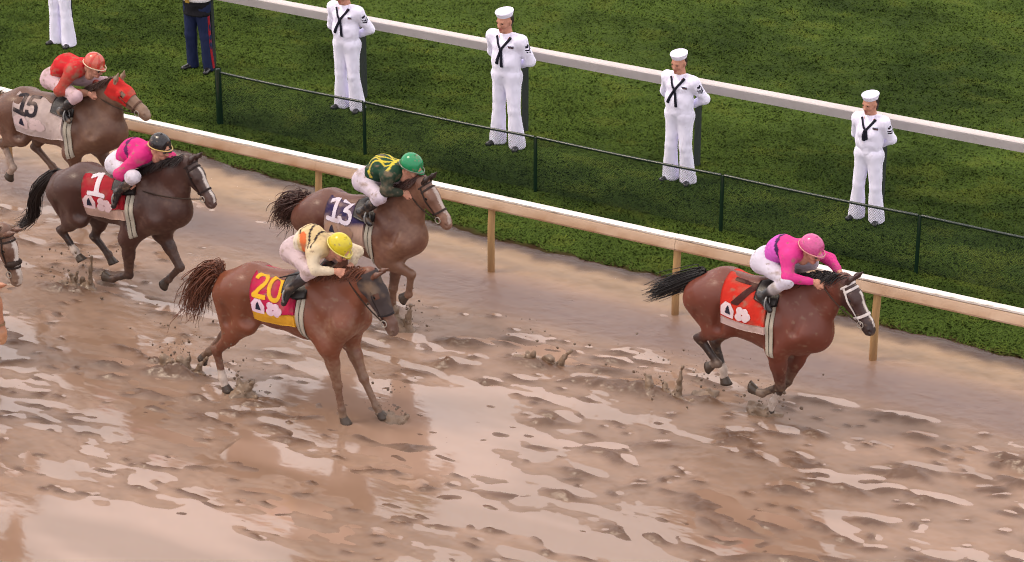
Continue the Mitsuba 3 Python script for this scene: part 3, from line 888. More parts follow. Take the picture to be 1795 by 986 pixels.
        if L.get('number'):
            import shapely.geometry as sg
            for ci, ch in enumerate(L['number']):
                tm = meshkit.text_mesh(ch, .25, .004, bold=True)
                w_ = tm.bounds[1][0] - tm.bounds[0][0]
                sx = L.get('num_w', 1.0) * .82
                tm.vertices[:, 0] = (tm.vertices[:, 0] - tm.bounds[0][0]) * sx
                x0 = L['num_x'][ci]
                tm.vertices += [x0, -.325, 0]
                onto(tm, .002, L['num_col'], 'numeral')
            # two small white emblems under the numeral: a block with a dark mark, and a rounded scalloped badge
            ex_ = L.get('emblem_x', (u0 + .05, u0 + .21))
            for q_, xx in enumerate(ex_):
                if q_ == 0:
                    shp = sg.Polygon([(0, 0), (.11, 0), (.12, .07), (.085, .12), (.03, .12), (-.005, .07)])
                else:
                    shp = sg.MultiPoint([(.03, .03), (.09, .03), (.04, .085), (.09, .08), (.115, .05)]).buffer(.033)
                m_ = trimesh.creation.extrude_polygon(shp, .004, engine='earcut')
                m_.vertices = m_.vertices * [1.2, 1.15, 1] + [xx - .02, -.475, 0]
                onto(m_, .003, L.get('emblem', lin(236, 218, 222)), 'emblem')
                if q_ == 0:
                    m_ = trimesh.creation.extrude_polygon(sg.Polygon([(.035, .03), (.085, .03), (.07, .085), (.06, .1), (.045, .075)]), .003, engine='earcut')
                    m_.vertices = m_.vertices * [1.2, 1.15, 1] + [xx - .02, -.475, 0]
                    onto(m_, .0075, lin(40, 38, 58), 'emblem_mark')
        # saddle, girth
        v, f, u, sv = s.sheet(lambda a, b: (.02 + .26 * a, (2 * b - 1) * (.30 - .1 * np.abs(a - .6))), 12, 31, .032, .016, .0)
        sk = add(k + '__saddle', (s.w(v), f), 'coat', lin(46, 38, 36) * (.8 + .4 * meshkit.fbm(v * 20, 2, 2)[:, None]))
        gitems = []
        for du in (.19, .235):
            v, f, u, sv = s.sheet(lambda a, b: (du + .035 * a, (2 * b - 1) * .80), 3, 81, .010, .006, .0)
            gitems.append((v, f, L.get('girth', lin(196, 186, 170))))
        m_, cc = cat_mesh(gitems)
        add(k + '__girth', (s.w(m_[0]), m_[1]), 'cloth', cc * (.6 + .6 * meshkit.fbm(m_[0] * 18, 3, 2)[:, None]))
        if L.get('breastplate') is not None:
            pa = [s.c(.20, 1.3, -.29), s.c(.48, 1.2, -.24), s.c(.74, 1.14, -.1), s.c(.76, 1.14, .1)]
            add(k + '__breastplate', (lambda m: (s.w(m[0]), m[1]))(s.strap(pa, .03, prims=s.bodyp)), 'cloth', L['breastplate'])


# ------------------------------------------------------------------ people
def outward(V, F):
    Ft = np.vstack([F[:, [0, 1, 2]], F[:, [0, 2, 3]]]) if F.shape[1] == 4 else F
    return F[:, ::-1] if trimesh.Trimesh(V, Ft, process=False).volume < 0 else F


def head_shape():
    """canonical head: x to the face, y left, z up, origin between the ears"""
    H = [P((.005, 0, .035), (-.03, 0, .035), .098, .095, .80, k=.03, tag='skin'), P((.03, 0, -.02), (.05, 0, -.078), .074, .046, .80, k=.03, tag='skin'), P((.078, 0, -.098), (.078, 0, -.098), .020, k=.02, tag='skin'),
         P((.10, 0, .0), (.117, 0, -.034), .009, .014, k=.015, tag='skin'), P((.108, .012, -.038), (.108, -.012, -.038), .010, k=.01, tag='skin'),
         P((.088, .04, .022), (.088, -.04, .022), .014, k=.02, tag='skin'), P((.062, .042, -.032), (.062, .042, -.032), .026, k=.02, tag='skin'), P((.062, -.042, -.032), (.062, -.042, -.032), .026, k=.02, tag='skin'),
         P((.094, .014, -.064), (.094, -.014, -.064), .009, k=.008, tag='lip'), P((.091, .012, -.076), (.091, -.012, -.076), .010, k=.008, tag='lip'),
         P((.10, .033, .004), (.10, .033, .004), .012, k=.012, sub=True), P((.10, -.033, .004), (.10, -.033, .004), .012, k=.012, sub=True),
         P((-.02, 0, -.06), (-.035, 0, -.15), .056, .058, k=.03, tag='skin')]
    for y in (-1, 1):
        H += [P((-.012, y * .082, .012), (-.006, y * .078, -.028), .020, .012, w=.45, k=.008, tag='skin')]
    V, F = blob(H, .0062)
    C = tags_colour(H, V, {'skin': lin(222, 160, 136), 'coat': lin(222, 160, 136), 'lip': lin(186, 104, 96)}, .004)
    C = C * (.85 + .3 * meshkit.fbm(V * 40, 2, 4)[:, None])
    ch = np.exp(-((V[:, 0] - .07) / .03) ** 2 - ((np.abs(V[:, 1]) - .045) / .025) ** 2 - ((V[:, 2] + .03) / .025) ** 2)[:, None]
    C = C * (1 - .25 * ch) + .25 * ch * lin(216, 124, 108)
    return V, outward(V, F), C


def hand_shape(grip=1.0):
    """canonical hand: x to the knuckles, z out of the back of the hand, thumb at +y"""
    H = [P((-.02, 0, 0), (.02, 0, 0), .024, .026, 1.1, k=.02, tag='skin')]
    for y, ln, r in ((.030, .92, .0095), (.010, 1.0, .0098), (-.010, .94, .0094), (-.029, .78, .0084)):
        H.append(P((.01, y * .7, 0), (.082, y, .002), .017, .0135, k=.012, tag='skin'))
        c = [np.array((.082, y, .002))]
        for a, l in ((-.75 * grip, .042), (-2.1 * grip, .027), (-3.2 * grip, .022)):
            c.append(c[-1] + ln * l * np.array([math.cos(a), -.02 * np.sign(y), math.sin(a)]))
        for q in range(3):
            H.append(P(c[q], c[q + 1], r * (1 - .06 * q), r * (.92 - .06 * q), k=.004, tag='skin'))
    H += [P((.005, .022, -.006), (.042, .046, -.016), .017, .012, k=.012, tag='skin'), P((.042, .046, -.016), (.070, .043, -.030), .0115, .0105, k=.004, tag='skin'), P((.070, .043, -.030), (.088, .026, -.040), .0105, .009, k=.004, tag='skin')]
    V, F = blob(H, .0042)
    C = np.tile(lin(222, 160, 136), (len(V), 1)) * (.82 + .36 * meshkit.fbm(V * 50, 2, 4)[:, None])
    return V, outward(V, F), C


HEAD, HAND = head_shape(), hand_shape()


def frame(x, z):
    x = unit(x); y = unit(np.cross(z, x)); z = np.cross(x, y)
    return np.stack([x, y, z], 1)


def wrinkle(V, F, amp, seed, freq=(9, 9, 14)):
    """soft folds along the cloth"""
    n = np.zeros_like(V); Ft = np.vstack([F[:, [0, 1, 2]], F[:, [0, 2, 3]]])
    fn = np.cross(V[Ft[:, 1]] - V[Ft[:, 0]], V[Ft[:, 2]] - V[Ft[:, 0]])
    for k in range(3): np.add.at(n, Ft[:, k], fn)
    n /= np.maximum(np.linalg.norm(n, axis=1, keepdims=True), 1e-12)
    f = meshkit.fbm(V * np.asarray(freq) + seed, 3, 8) - .5
    r = 1 - 2 * np.abs(meshkit.noise(V * np.asarray(freq) * .8 + seed * 2, 9) - .5)
    return V + n * (amp * (f + .6 * (r - .5)))[:, None]


def mesh_part(prims, h, colour_fn, key, bsdf, to_w, amp=0.0, seed=0, cut=None, freq=(9, 9, 14)):
    V, F = blob(prims, h, cut)
    F = outward(V, F)
    C = colour_fn(V)
    if amp: V = wrinkle(V, F, amp, seed, freq)
    return add(key, (to_w(V), F), bsdf, C)


def jockey(key, horse, J, look, seed):
    """a crouched rider; J holds joints in the horse's frame"""
    g = lambda n: np.array(J[n], float)
    w = horse.w
    hip, neck, head = g('hip'), g('neck'), g('head')
    sp = unit(neck - hip)
    flip = lambda q: np.array([q[0], -q[1], q[2]])
    up = unit(np.cross(sp, [0, 1.0, 0])); up = up if up[2] > 0 or up[0] < 0 else -up
    shl = neck - sp * .07 - up * .01
    sw = .165
    Rr = {'sh': J.get('rsh'), 'el': J['relb'], 'ha': J['rhand'], 'kn': J['rknee'], 'an': J['rank'], 'to': J.get('rtoe')}
    Ll = {'sh': J.get('lsh'), 'el': J.get('lelb') or flip(J['relb']), 'ha': J.get('lhand') or flip(J['rhand']), 'kn': J.get('lknee') or flip(J['rknee']), 'an': J.get('lank') or flip(J['rank']), 'to': J.get('ltoe')}
    body, jac, bre, allboots = [], [], [], []
    mid = .5 * (hip + neck) + up * J.get('hump', .05)
    def torso(e, t):
        return [P(hip + sp * .02, mid, .105 + e, .112 + e, 1.22, 1.30, .06, t), P(mid, neck - sp * .06, .112 + e, .088 + e, 1.30, 1.45, .06, t)]
    body += torso(-.012, 'skin')
    body += [P(neck - sp * .06, head - up * .03, .05, .048, k=.04, tag='skin')]
    jac += torso(.012, 'jacket')
    bre += [P(hip - sp * .02 + np.array([0, .06, -.01]), hip - sp * .02 + np.array([0, -.06, -.01]), .118, k=.06, tag='breeches'), P(hip, hip + sp * .13 + up * .0, .112, .112, 1.2, 1.22, .06, 'breeches')]
    hands = []
    for y, S in ((-1, Rr), (1, Ll)):
        sh = np.array(S['sh'], float) if S['sh'] is not None else shl + np.array([0, y * sw, 0])
        el, ha, kn, an = (np.array(S[q], float) for q in ('el', 'ha', 'kn', 'an'))
        fa = unit(ha - el)
        body += [P(sh, el, .046, .038, k=.03, tag='skin'), P(el, ha - fa * .05, .038, .026, k=.02, tag='skin'), P(ha - fa * .05, ha, .026, .024, k=.02, tag='skin')]
        jac += [P(shl + np.array([0, y * .09, 0]), sh, .085, .072, k=.06, tag='jacket'), P(sh, el, .070, .056, k=.05, tag='sleeve'), P(el, ha - fa * .10, .056, .040, k=.03, tag='sleeve'), P(ha - fa * .10, ha - fa * .07, .042, .036, k=.015, tag='cuff')]
        hj = hip + np.array([0, y * .085, -.02])
        body += [P(hj, kn, .07, .05, k=.04, tag='skin'), P(kn, an, .046, .034, k=.03, tag='skin')]
        calf = kn + (an - kn) * .42
        bre += [P(hj, kn, .098, .068, k=.05, tag='breeches'), P(kn, kn + (an - kn) * .40, .066, .050, k=.03, tag='breeches')]
        to = np.array(S['to'], float) if S['to'] is not None else an + np.array([.12, y * .02, -.09])
        td = unit(to - an)
        boots = []
        allboots.append(boots)
        boots += [P(kn + (an - kn) * .34, calf + (an - kn) * .1, .058, .056, k=.02, tag='top'), P(calf, an, .057, .043, k=.02, tag='boot'), P(an, an + td * .16, .044, .031, 1.0, k=.03, tag='boot'), P(an - td * .035 - np.array([0, 0, .01]), an, .038, .042, k=.02, tag='boot')]
        S['to'] = an + td * .14
        R = frame(fa + np.array([.0, 0, -.15]), np.array([0, y * .75, .65]))
        hv = HAND[0] * [1, -1 if y < 0 else 1, 1]
        hf = HAND[1][:, ::-1] if y < 0 else HAND[1]
        hands.append((xf(hv, R, ha - fa * .02), hf, HAND[2]))
        S['ha'] = ha + fa * .05
    tag(key, *look['tag'])
    hx = unit(g('face') if 'face' in J else np.array([.93, 0, -.36]))
    R = frame(hx, np.array([0, 0, 1.0]))
    Vb, Fb = blob(body, .012)
    Fb = outward(Vb, Fb)
    hd = xf(HEAD[0] * .97, R, head)
    m_, cc = cat_mesh([(Vb, Fb, lin(222, 160, 136)), (hd, HEAD[1], HEAD[2])] + hands)
    dirt = np.clip(2.2 * (meshkit.fbm(m_[0] * 16, 3, 5) - .5) + look.get('mud', .0), 0, .7)[:, None]
    add(key + '__body', (w(m_[0]), m_[1]), 'cloth', cc * (1 - dirt) + dirt * MUD)
    # clothes
    rt = np.array([0, 1.0, 0])

    def muddy(V, c, extra=0.0):
        fine = meshkit.fbm(V * 28, 3, 6)
        d = np.clip(2.2 * (meshkit.fbm(V * 9 + seed, 3, 5) - .5) + 1.6 * (fine - .5) + look.get('mud', .0) + extra, 0, .8)[:, None]
        d = np.maximum(d, np.clip((meshkit.fbm(V * 26 + seed, 2, 12) - .66 + .3 * look.get('mud', 0)) * 7, 0, .75)[:, None])
        return c * (.88 + .24 * fine[:, None]) * (1 - d) + d * MUD

    def jc(V):
        c = tags_colour(jac, V, {'coat': look['jacket'], 'jacket': look['jacket'], 'sleeve': look.get('sleeve', look['jacket']), 'cuff': look.get('cuff', look.get('sleeve', look['jacket']))}, .01)
        # torso coordinates: along the spine, up from the back, sideways
        a = (V - hip) @ sp / np.linalg.norm(neck - hip); u = (V - hip) @ up; y = V[:, 1]
        if look.get('pattern'): c = look['pattern'](V, a, u, y, c)
        return muddy(V, c, np.clip((-(V - hip) @ up - .02) * 4, 0, .5) * look.get('under_mud', .6))
    waist = hip + sp * .085

    def cutj(x, y, z):      # the jacket ends at the waist; sleeves go on
        return np.where(np.abs(y) < .17, -((x - waist[0]) * sp[0] + (z - waist[2]) * sp[2]), -1.0) + 0 * x
    mesh_part(jac, .0115, jc, key + '__jacket', 'cloth', w, .014, seed, cutj)
    mesh_part(bre, .0115, lambda V: muddy(V, np.tile(look.get('breeches', lin(226, 220, 226)), (len(V), 1)), look.get('breech_mud', 0)), key + '__breeches', 'cloth', w, .008, seed + 3)
    for boots in allboots:
        mesh_part(boots, .0105, lambda V: muddy(V, tags_colour(boots, V, {'coat': lin(30, 28, 30), 'boot': lin(34, 32, 36), 'top': look.get('boot_top', lin(34, 32, 36))}, .006)), key + '__boot', 'gloss', w)
    # helmet
    Hc = [P((-.008, 0, .050), (-.02, 0, .050), .124, .124, .87, k=.02, tag='cap'), P((.07, 0, .024), (.112, 0, .012), .058, .046, 1.05, k=.012, tag='cap')]
    hz = lambda x, y, z: np.maximum(.014 - z - (x < -.05) * .035, np.where(x > .098, z - .030, -1.0))
    V, F = blob(Hc, .0085, hz)
    F = outward(V, F)
    button = trimesh.creation.icosphere(2, .016)
    (vv, ff), c = cat_mesh([(V, F, look['helmet']), (button.vertices * [1, 1, .6] + [-.016, 0, .174], button.faces, look['helmet'])])
    if look.get('cap_pattern'): c = look['cap_pattern'](vv, c)
    add(key + '__helmet', (w(xf(vv, R, head)), ff), 'gloss', muddy(vv * 1.3, c, look.get('cap_mud', -.45)))
    # goggles on a strap round the helmet
    th = np.linspace(-np.pi, np.pi, 40)
    ringp = np.stack([np.cos(th) * .137 - .014, np.sin(th) * .1185, .030 + .006 * np.cos(th)], 1)
    ringp[:, 0] += np.where(np.abs(th) < .9, .022 * (1 - (th / .9) ** 2), 0)
    rv, rf = tube(ringp, .007, 6, close=False)
    add(key + '__goggle_strap', (w(xf(rv, R, head)), rf), 'gloss', look.get('strap', lin(226, 200, 160)))
    lens = []
    for y in (-1, 1):
        e = trimesh.creation.icosphere(2, .03)
        lens.append((e.vertices * [.35, 1.05, .7] + [.100, y * .034, .006], e.faces, look.get('lens', lin(90, 80, 76))))
    lens.append((*tube([[.106, .02, .008], [.112, 0, .008], [.106, -.02, .008]], .007, 6), lin(40, 36, 36)))
    m_, c = cat_mesh(lens)
    add(key + '__goggles', (w(xf(m_[0], R, head)), m_[1]), 'gloss', c)
    # reins and stirrups belong to the horse
    for y, S, b in ((-1, Rr, horse.bits[0]), (1, Ll, horse.bits[1])):
        h_ = S['ha']
        m0 = .5 * (h_ + b) + np.array([0, y * .03, -.03])
        v, f = tube(spline([h_ - unit(b - h_) * .03, m0, b], 14), .0075, 5)
        add(horse.key + '__rein', (w(v), f), 'cloth', look.get('rein', lin(60, 46, 38)))
        to, an = S['to'], np.array(S['an'], float)
        ft = an + (to - an) * .75
        top = horse.drape(np.array([.16]), np.array([y * .22]), np.array([.045]))[0]
        v, f = tube(spline([top, .5 * (top + ft) + np.array([0, y * .03, .02]), ft + np.array([0, y * .01, .10])], 8), .009, 5)
        add(horse.key + '__stirrup_leather', (w(v), f), 'cloth', lin(150, 136, 118))
        a = np.linspace(0, 2 * np.pi, 17)
        bow = ft + np.stack([0 * a, np.cos(a) * .055, .03 + np.sin(a) * .072], 1)
        bow[:, 2] = np.maximum(bow[:, 2], ft[2] - .036)
        v, f = tube(bow, .008, 6)
        add(horse.key + '__stirrup_iron', (w(v), f), 'gloss', lin(150, 150, 150))


def soldier(key, X, Y, height, yaw, kind, tg, seed, hair=lin(52, 38, 32), woman=False, gaze=0.0):
    """someone standing at parade rest with hands behind the back; frame: x facing, y left"""
    k = height / 1.74
    zg = float(turf_height(np.array(X), np.array(Y))) - .012
    w = lambda V: place_at(np.asarray(V) * k + np.asarray(V)[:, 2:] * [.03, 0, 0], X, Y, yaw, zg)
    tag(key, *tg)
    r = np.random.RandomState(seed)
    sw = (.185 if not woman else .168) * r.uniform(.95, 1.05)
    eo, st_, fat = r.uniform(-.03, .02), r.uniform(-.02, .03), r.uniform(.95, 1.06)
    body, top, trous, allshoes = [], [], [], []
    tw = 1.42
    body += [P((0, 0, .95), (-.01, 0, 1.18), .105, .10, tw, tw, .05, 'skin'), P((-.01, 0, 1.18), (-.01, 0, 1.36), .10, .085, tw, 1.7, .05, 'skin'), P((-.01, 0, 1.40), (.0, 0, 1.53), .056, .052, k=.03, tag='skin')]
    e = .02
    top += [P((.0, 0, .98), (.0, 0, 1.12), .115 * fat + e * .5, .104 * fat + e, tw, 1.34, .06, 'top'), P((.0, 0, 1.12), (.0, 0, 1.30), .104 + e, .099 + e, 1.34, 1.44, .06, 'top'),
            P((-.015, 0, 1.34), (-.015, 0, 1.40), .085 + e, .065, 1.6, 1.5, .06, 'top')]
    if woman: top += [P((.075, .07, 1.24), (.075, .07, 1.24), .065, k=.05, tag='top'), P((.075, -.07, 1.24), (.075, -.07, 1.24), .065, k=.05, tag='top')]
    trous += [P((0, .02, .97), (0, -.02, .97), .118, w=1.30, k=.05, tag='leg'), P((-.03, .07, .90), (-.03, -.07, .90), .105, k=.06, tag='leg')]
    hands = []
    hem = .110 if kind == 'sailor' else .078
    for y in (-1, 1):
        sh, el, ha = np.array([-.015, y * sw, 1.385 + r.uniform(-.012, .012)]), np.array([-.125 + r.uniform(-.03, .03), y * (sw + .085 + eo), 1.125 + r.uniform(-.02, .02)]), np.array([-.175, y * .055, .985 + .02 * y])
        top += [P((-.015, y * .10, 1.40), sh, .072, .070, k=.05, tag='top'), P(sh, el, .072, .058, k=.05, tag='sleeve'), P(el, ha + (el - ha) * .25, .058, .047, k=.03, tag='sleeve'), P(ha + (el - ha) * .28, ha + (el - ha) * .2, .049, .047, k=.01, tag='cuff')]
        body += [P(sh, el, .048, .04, k=.03, tag='skin'), P(el, ha, .04, .027, k=.02, tag='skin')]
        fa = unit(ha - el)
        R = frame(fa, np.array([-1.0, 0, .15]))
        hv = HAND[0] * [1, 1 if y < 0 else -1, 1] * .95
        hands.append((xf(hv, R, ha - fa * .02), HAND[1] if y < 0 else HAND[1][:, ::-1], HAND[2]))
        sp_ = .13 + st_ * .6
        hj, kn, an = np.array([-.005, y * .085, .92]), np.array([.012 + r.uniform(-.02, .03), y * (.108 + .4 * st_), .50]), np.array([-.005 + r.uniform(-.03, .03), y * sp_, .05])
        body += [P(hj, kn, .075, .05, k=.04, tag='skin'), P(kn, an + [0, 0, .03], .046, .036, k=.03, tag='skin')]
        trous += [P(hj, kn, .104, .074, 1.0, k=.05, tag='leg'), P(kn, an, .074, hem, 1.0, .95, .03, 'leg')]
        shoes = []
        allshoes.append(shoes)
        tdir = np.array([math.cos(y * .30), math.sin(y * .30), 0])
        shoes += [P(an + [-.06, 0, -.008], an + [.0, 0, -.005] + tdir * .05, .040, .042, k=.02, tag='shoe'), P(an + tdir * .05 + [0, 0, -.008], an + tdir * .165 + [0, 0, -.016], .042, .033, 1.1, k=.02, tag='shoe')]
    Vb, Fb = blob(body, .014)
    hc = np.array([.015, 0, 1.605])
    gx = np.array([math.cos(gaze), math.sin(gaze), -.06])
    R = frame(gx, np.array([0, 0, 1.0]))
    hd = xf(HEAD[0], R, hc)
    m_, cc = cat_mesh([(Vb, outward(Vb, Fb), lin(222, 160, 136)), (hd, HEAD[1], HEAD[2])] + hands)
    add(key + '__body', (w(m_[0]), m_[1]), 'cloth', cc)
    eyes = []
    for y in (-1, 1):
        e_ = trimesh.creation.icosphere(1, .0095); eyes.append((xf(e_.vertices + [.0885, y * .033, .004], R, hc), e_.faces, lin(36, 26, 22)))
    m_, cc = cat_mesh(eyes)
    add(key + '__eyes', (w(m_[0]), m_[1]), 'gloss', cc)
    Hh = [P((.0, 0, .04), (-.032, 0, .038), .101, .099, .82, k=.03, tag='hair'), P((-.05, 0, -.02), (-.055, 0, -.05), .066, .05 if not woman else .062, 1.05, k=.03, tag='hair')]
    if woman: Hh.append(P((-.105, 0, -.02), (-.105, 0, -.02), .042, k=.02, tag='hair'))
    V, F = blob(Hh, .008, lambda x, y, z: np.maximum(x - .045 - .9 * (z - .04), (np.abs(y) > .062) * (x + .018) * 1.0 - .0001) + 0 * z)
    add(key + '__hair', (w(xf(V, R, hc)), outward(V, F)), 'coat', hair * (.7 + .6 * meshkit.noise(V * 90)[:, None]))
    wht, navy = raw(226, 222, 242), lin(26, 26, 44)
    if kind == 'sailor':
        tc, lc = wht, wht
    else:
        tc, lc = lin(22, 20, 30), lin(34, 44, 84)

    def vcol(base):
        return lambda V: np.tile(base, (len(V), 1)) * (.92 + .16 * meshkit.fbm(V * 12, 3, 3)[:, None])
    ztop = .905 if kind == 'sailor' else .80

    def neckcut(x, y, z):      # open V at the throat, hem at the bottom
        return np.maximum(np.where(np.abs(y) < .24, ztop - z, -1.0), np.where(x > .02, .06 + (z - 1.40) - np.abs(y) * .75 - .02, z - 1.475) * 1.0) + 0 * x
    if kind != 'sailor':
        top += [P((0, 0, .98), (0, 0, .80), .128, .142, 1.42, 1.38, .05, 'top')]
    mesh_part(top, .0125, lambda V: vcol(tc)(V) if kind == 'sailor' else tags_colour(top, V, {'coat': tc, 'top': tc, 'sleeve': tc, 'cuff': lin(120, 24, 34)}),
              key + ('__jumper' if kind == 'sailor' else '__tunic'), 'cloth', w, .016, seed, neckcut, (12, 12, 10))
    und = [P((.01, 0, 1.30), (-.005, 0, 1.425), .10, .066, 1.3, 1.1, .04, 'top')]
    mesh_part(und, .012, vcol(wht), key + '__undershirt', 'cloth', w)
    mesh_part(trous, .0125, lambda V: vcol(lc)(V), key + '__trousers', 'cloth', w, .014, seed + 1,
              lambda x, y, z: np.maximum(.022 - z, z - 1.03) + 0 * x + 0 * y, (16, 16, 5))
    if kind != 'sailor':
        for y in (-1, 1):
            pth = spline([(-.0, y * .205, .80), (.005, y * .195, .52), (-.01, y * .212, .06)], 12)
            rr = []
            for q in pth:
                ts = np.linspace(0, .25, 80); pts = np.stack([np.full(80, q[0]), y * (.34 - ts), np.full(80, q[2])], 1)
                hit = np.argmax(field(trous, pts) < .0); rr.append(pts[hit])
            rr = np.array(rr); rr[:, 1] += y * .006
            v = np.concatenate([np.stack([rr + [-.022, 0, 0], rr + [.022, 0, 0], rr + [.022, -y * .012, 0], rr + [-.022, -y * .012, 0]], 1).reshape(-1, 3)])
            i, j = np.meshgrid(np.arange(11), np.arange(4), indexing='ij')
            p0, p1 = i * 4 + j, i * 4 + (j + 1) % 4
            add(key + '__trouser_stripe', (w(v), np.stack([p0, p1, p1 + 4, p0 + 4], -1).reshape(-1, 4)), 'cloth', lin(176, 30, 44))
        th = np.linspace(0, 2 * np.pi, 50)
        bw = []
        for z in (1.005, 1.055):
            for q in th[:-1]:
                ts = np.linspace(.32, .05, 90); pts = np.stack([np.cos(q) * ts, np.sin(q) * ts, np.full(90, z)], 1)
                hit = np.argmax(field(top[:3] + top[-1:], pts) < .016); bw.append(pts[hit])
        n = 49; v = np.array(bw); i = np.arange(n); f = np.stack([i, (i + 1) % n, (i + 1) % n + n, i + n], 1)
        v2 = np.vstack([v, v * [.93, .95, 1]]); f = np.vstack([f, np.stack([i + n, (i + 1) % n + n, (i + 1) % n + 3 * n, i + 3 * n], 1), np.stack([i + 2 * n, (i + 1) % n + 2 * n, (i + 1) % n, i], 1)])
        add(key + '__belt', (w(v2), f), 'cloth', lin(236, 232, 236))
        add(key + '__belt_buckle', (w(box(.195, 0, 1.03, .02, .06, .05)[0] * 1.0), box(0, 0, 0, 1, 1, 1)[1]), 'gloss', lin(176, 140, 60), smooth=False)
    for shoes in allshoes:
        mesh_part(shoes, .010, vcol(lin(30, 28, 34) if kind == 'soldier' else (lin(38, 34, 40))), key + '__shoe', 'gloss', w, cut=lambda x, y, z: .006 - z + 0 * x + 0 * y)
    if kind == 'sailor':
        def onfront(yz, off, prims=top):
            out = []
            for y_, z_ in yz:
                ts = np.linspace(.30, -.05, 141); pts = np.stack([ts, np.full(141, y_), np.full(141, z_)], 1)
                hit = np.argmax(field(prims, pts) < .002); out.append(pts[max(hit, 0)] + [off, 0, 0])
            return np.array(out)
        def ribbon(yz, w0, off, n=10):
            pth = spline(onfront(spline(np.asarray(yz, float), n), off), n)
            t = np.gradient(pth, axis=0); t /= np.linalg.norm(t, axis=1, keepdims=True)
            sd = np.cross(t, [1.0, 0, 0]); sd /= np.linalg.norm(sd, axis=1, keepdims=True)
            ww = np.linspace(w0[0], w0[1], n)[:, None] / 2
            v = np.stack([pth - sd * ww, pth + [.010, 0, 0], pth + sd * ww, pth - [.012, 0, 0]], 1).reshape(-1, 3)
            i, j = np.meshgrid(np.arange(n - 1), np.arange(4), indexing='ij')
            p0, p1 = i * 4 + j, i * 4 + (j + 1) % 4
            return v, np.stack([p0, p1, p1 + 4, p0 + 4], -1).reshape(-1, 4)
        kz = 1.285
        it = [(*ribbon([(.105, 1.435), (.055, 1.36), (0, kz)], (.034, .028), .012), navy), (*ribbon([(-.085, 1.435), (-.045, 1.36), (0, kz)], (.034, .028), .012), navy)]
        if woman:
            it += [(*ribbon([(0, kz), (-.012, 1.23), (-.015, 1.15)], (.05, .05), .012), navy), (*ribbon([(0, kz), (.012, 1.23), (.02, 1.17)], (.05, .045), .012), navy)]
        else:
            s1 = r.uniform(.5, 1.2)
            it += [(*ribbon([(0, kz), (-.045 * s1, 1.20), (-.085 * s1, 1.10)], (.03, .042), .012), navy), (*ribbon([(0, kz), (.02 * s1, 1.19), (.03 * s1, 1.07)], (.03, .042), .012), navy)]
        e_ = trimesh.creation.icosphere(2, .024); it.append((e_.vertices * [.8, .9, 1] + onfront([(0, kz)], .012)[0], e_.faces, navy))
        m_, cc = cat_mesh(it)
        add(key + '__neckerchief', (w(m_[0]), m_[1]), 'cloth', cc)
        c0 = onfront([(.115, 1.315)], .004)[0]
        rows = [(*box(c0[0], c0[1], c0[2] + .009 * q, .012, .085, .0085), (lin(70, 60, 74), lin(110, 70, 76), lin(84, 90, 110))[q % 3]) for q in range(3)]
        m_, cc = cat_mesh(rows)
        add(key + '__ribbon_bar', (w(m_[0]), m_[1]), 'cloth', cc, smooth=False)
        # badge and stripes on the left sleeve
        sh, el = np.array([-.015, sw, 1.385]), np.array([-.115, sw + .115, 1.125])
        ax = unit(el - sh); side = unit(np.array([.42, .85, .3]) - ax * (np.array([.42, .85, .3]) @ ax)); tg2 = np.cross(ax, side)
        bad = []
        for t_, ht in ((.24, .025), (.40, .012), (.50, .012)):
            cen = sh + (el - sh) * t_
            if t_ == .24:
                poly = [(-.02, .012), (0, .0), (.02, .012), (.03, -.012), (0, -.03), (-.03, -.012)]
            else:
                poly = [(-.042, .018), (0, -.012), (.042, .018), (.042, .002), (0, -.03), (-.042, .002)]
            vs = []
            for dx, dz in poly:
                o = cen - ax * dz + tg2 * dx
                ts = np.linspace(.16, 0, 100); pts = o + side * ts[:, None]
                hit = np.argmax(field(top, pts) < .004); vs.append(pts[hit] + side * .004)
            vs = np.array(vs)
            v2 = np.vstack([vs, vs - side * .012])
            fan = np.array([[0, 1, 5], [1, 2, 3], [1, 3, 4], [1, 4, 5]])
            i = np.arange(6)
            f = np.vstack([fan, fan[:, ::-1] + 6, np.stack([i, (i + 1) % 6, (i + 1) % 6 + 6], 1), np.stack([i, (i + 1) % 6 + 6, i + 6], 1)])
            bad.append((v2, f, navy))
        m_, cc = cat_mesh(bad)
        add(key + '__sleeve_badge', (w(m_[0]), m_[1]), 'cloth', cc, smooth=False)
    # head-dress
    if kind == 'sailor':
        prof = np.array([[0.001, .108], [.05, .104], [.082, .088], [.094, .060], [.098, .048], [.118, .092], [.125, .094], [.127, .088], [.106, .030], [.098, .024], [.085, .03]])
        cp = trimesh.creation.revolve(prof, sections=36)
        v = cp.vertices * [.96, .85, .95] + [-.012, 0, .052]
        a = .10
        v = np.stack([v[:, 0] * math.cos(a) + v[:, 2] * math.sin(a), v[:, 1], -v[:, 0] * math.sin(a) + v[:, 2] * math.cos(a)], 1)
        add(key + '__cap', (w(xf(v, R, hc)), cp.faces), 'cloth', wht * (.95 + .1 * meshkit.noise(v * 30)[:, None]))
    else:
        prof = np.array([[0.001, .16], [.09, .158], [.135, .145], [.138, .135], [.105, .10], [.103, .05], [.095, .05]])
        cp = trimesh.creation.revolve(prof, sections=36)
        add(key + '__cap', (w(xf(cp.vertices * [1.05, .92, 1] + [-.01, 0, .02], R, hc)), cp.faces), 'cloth', lin(228, 226, 230))


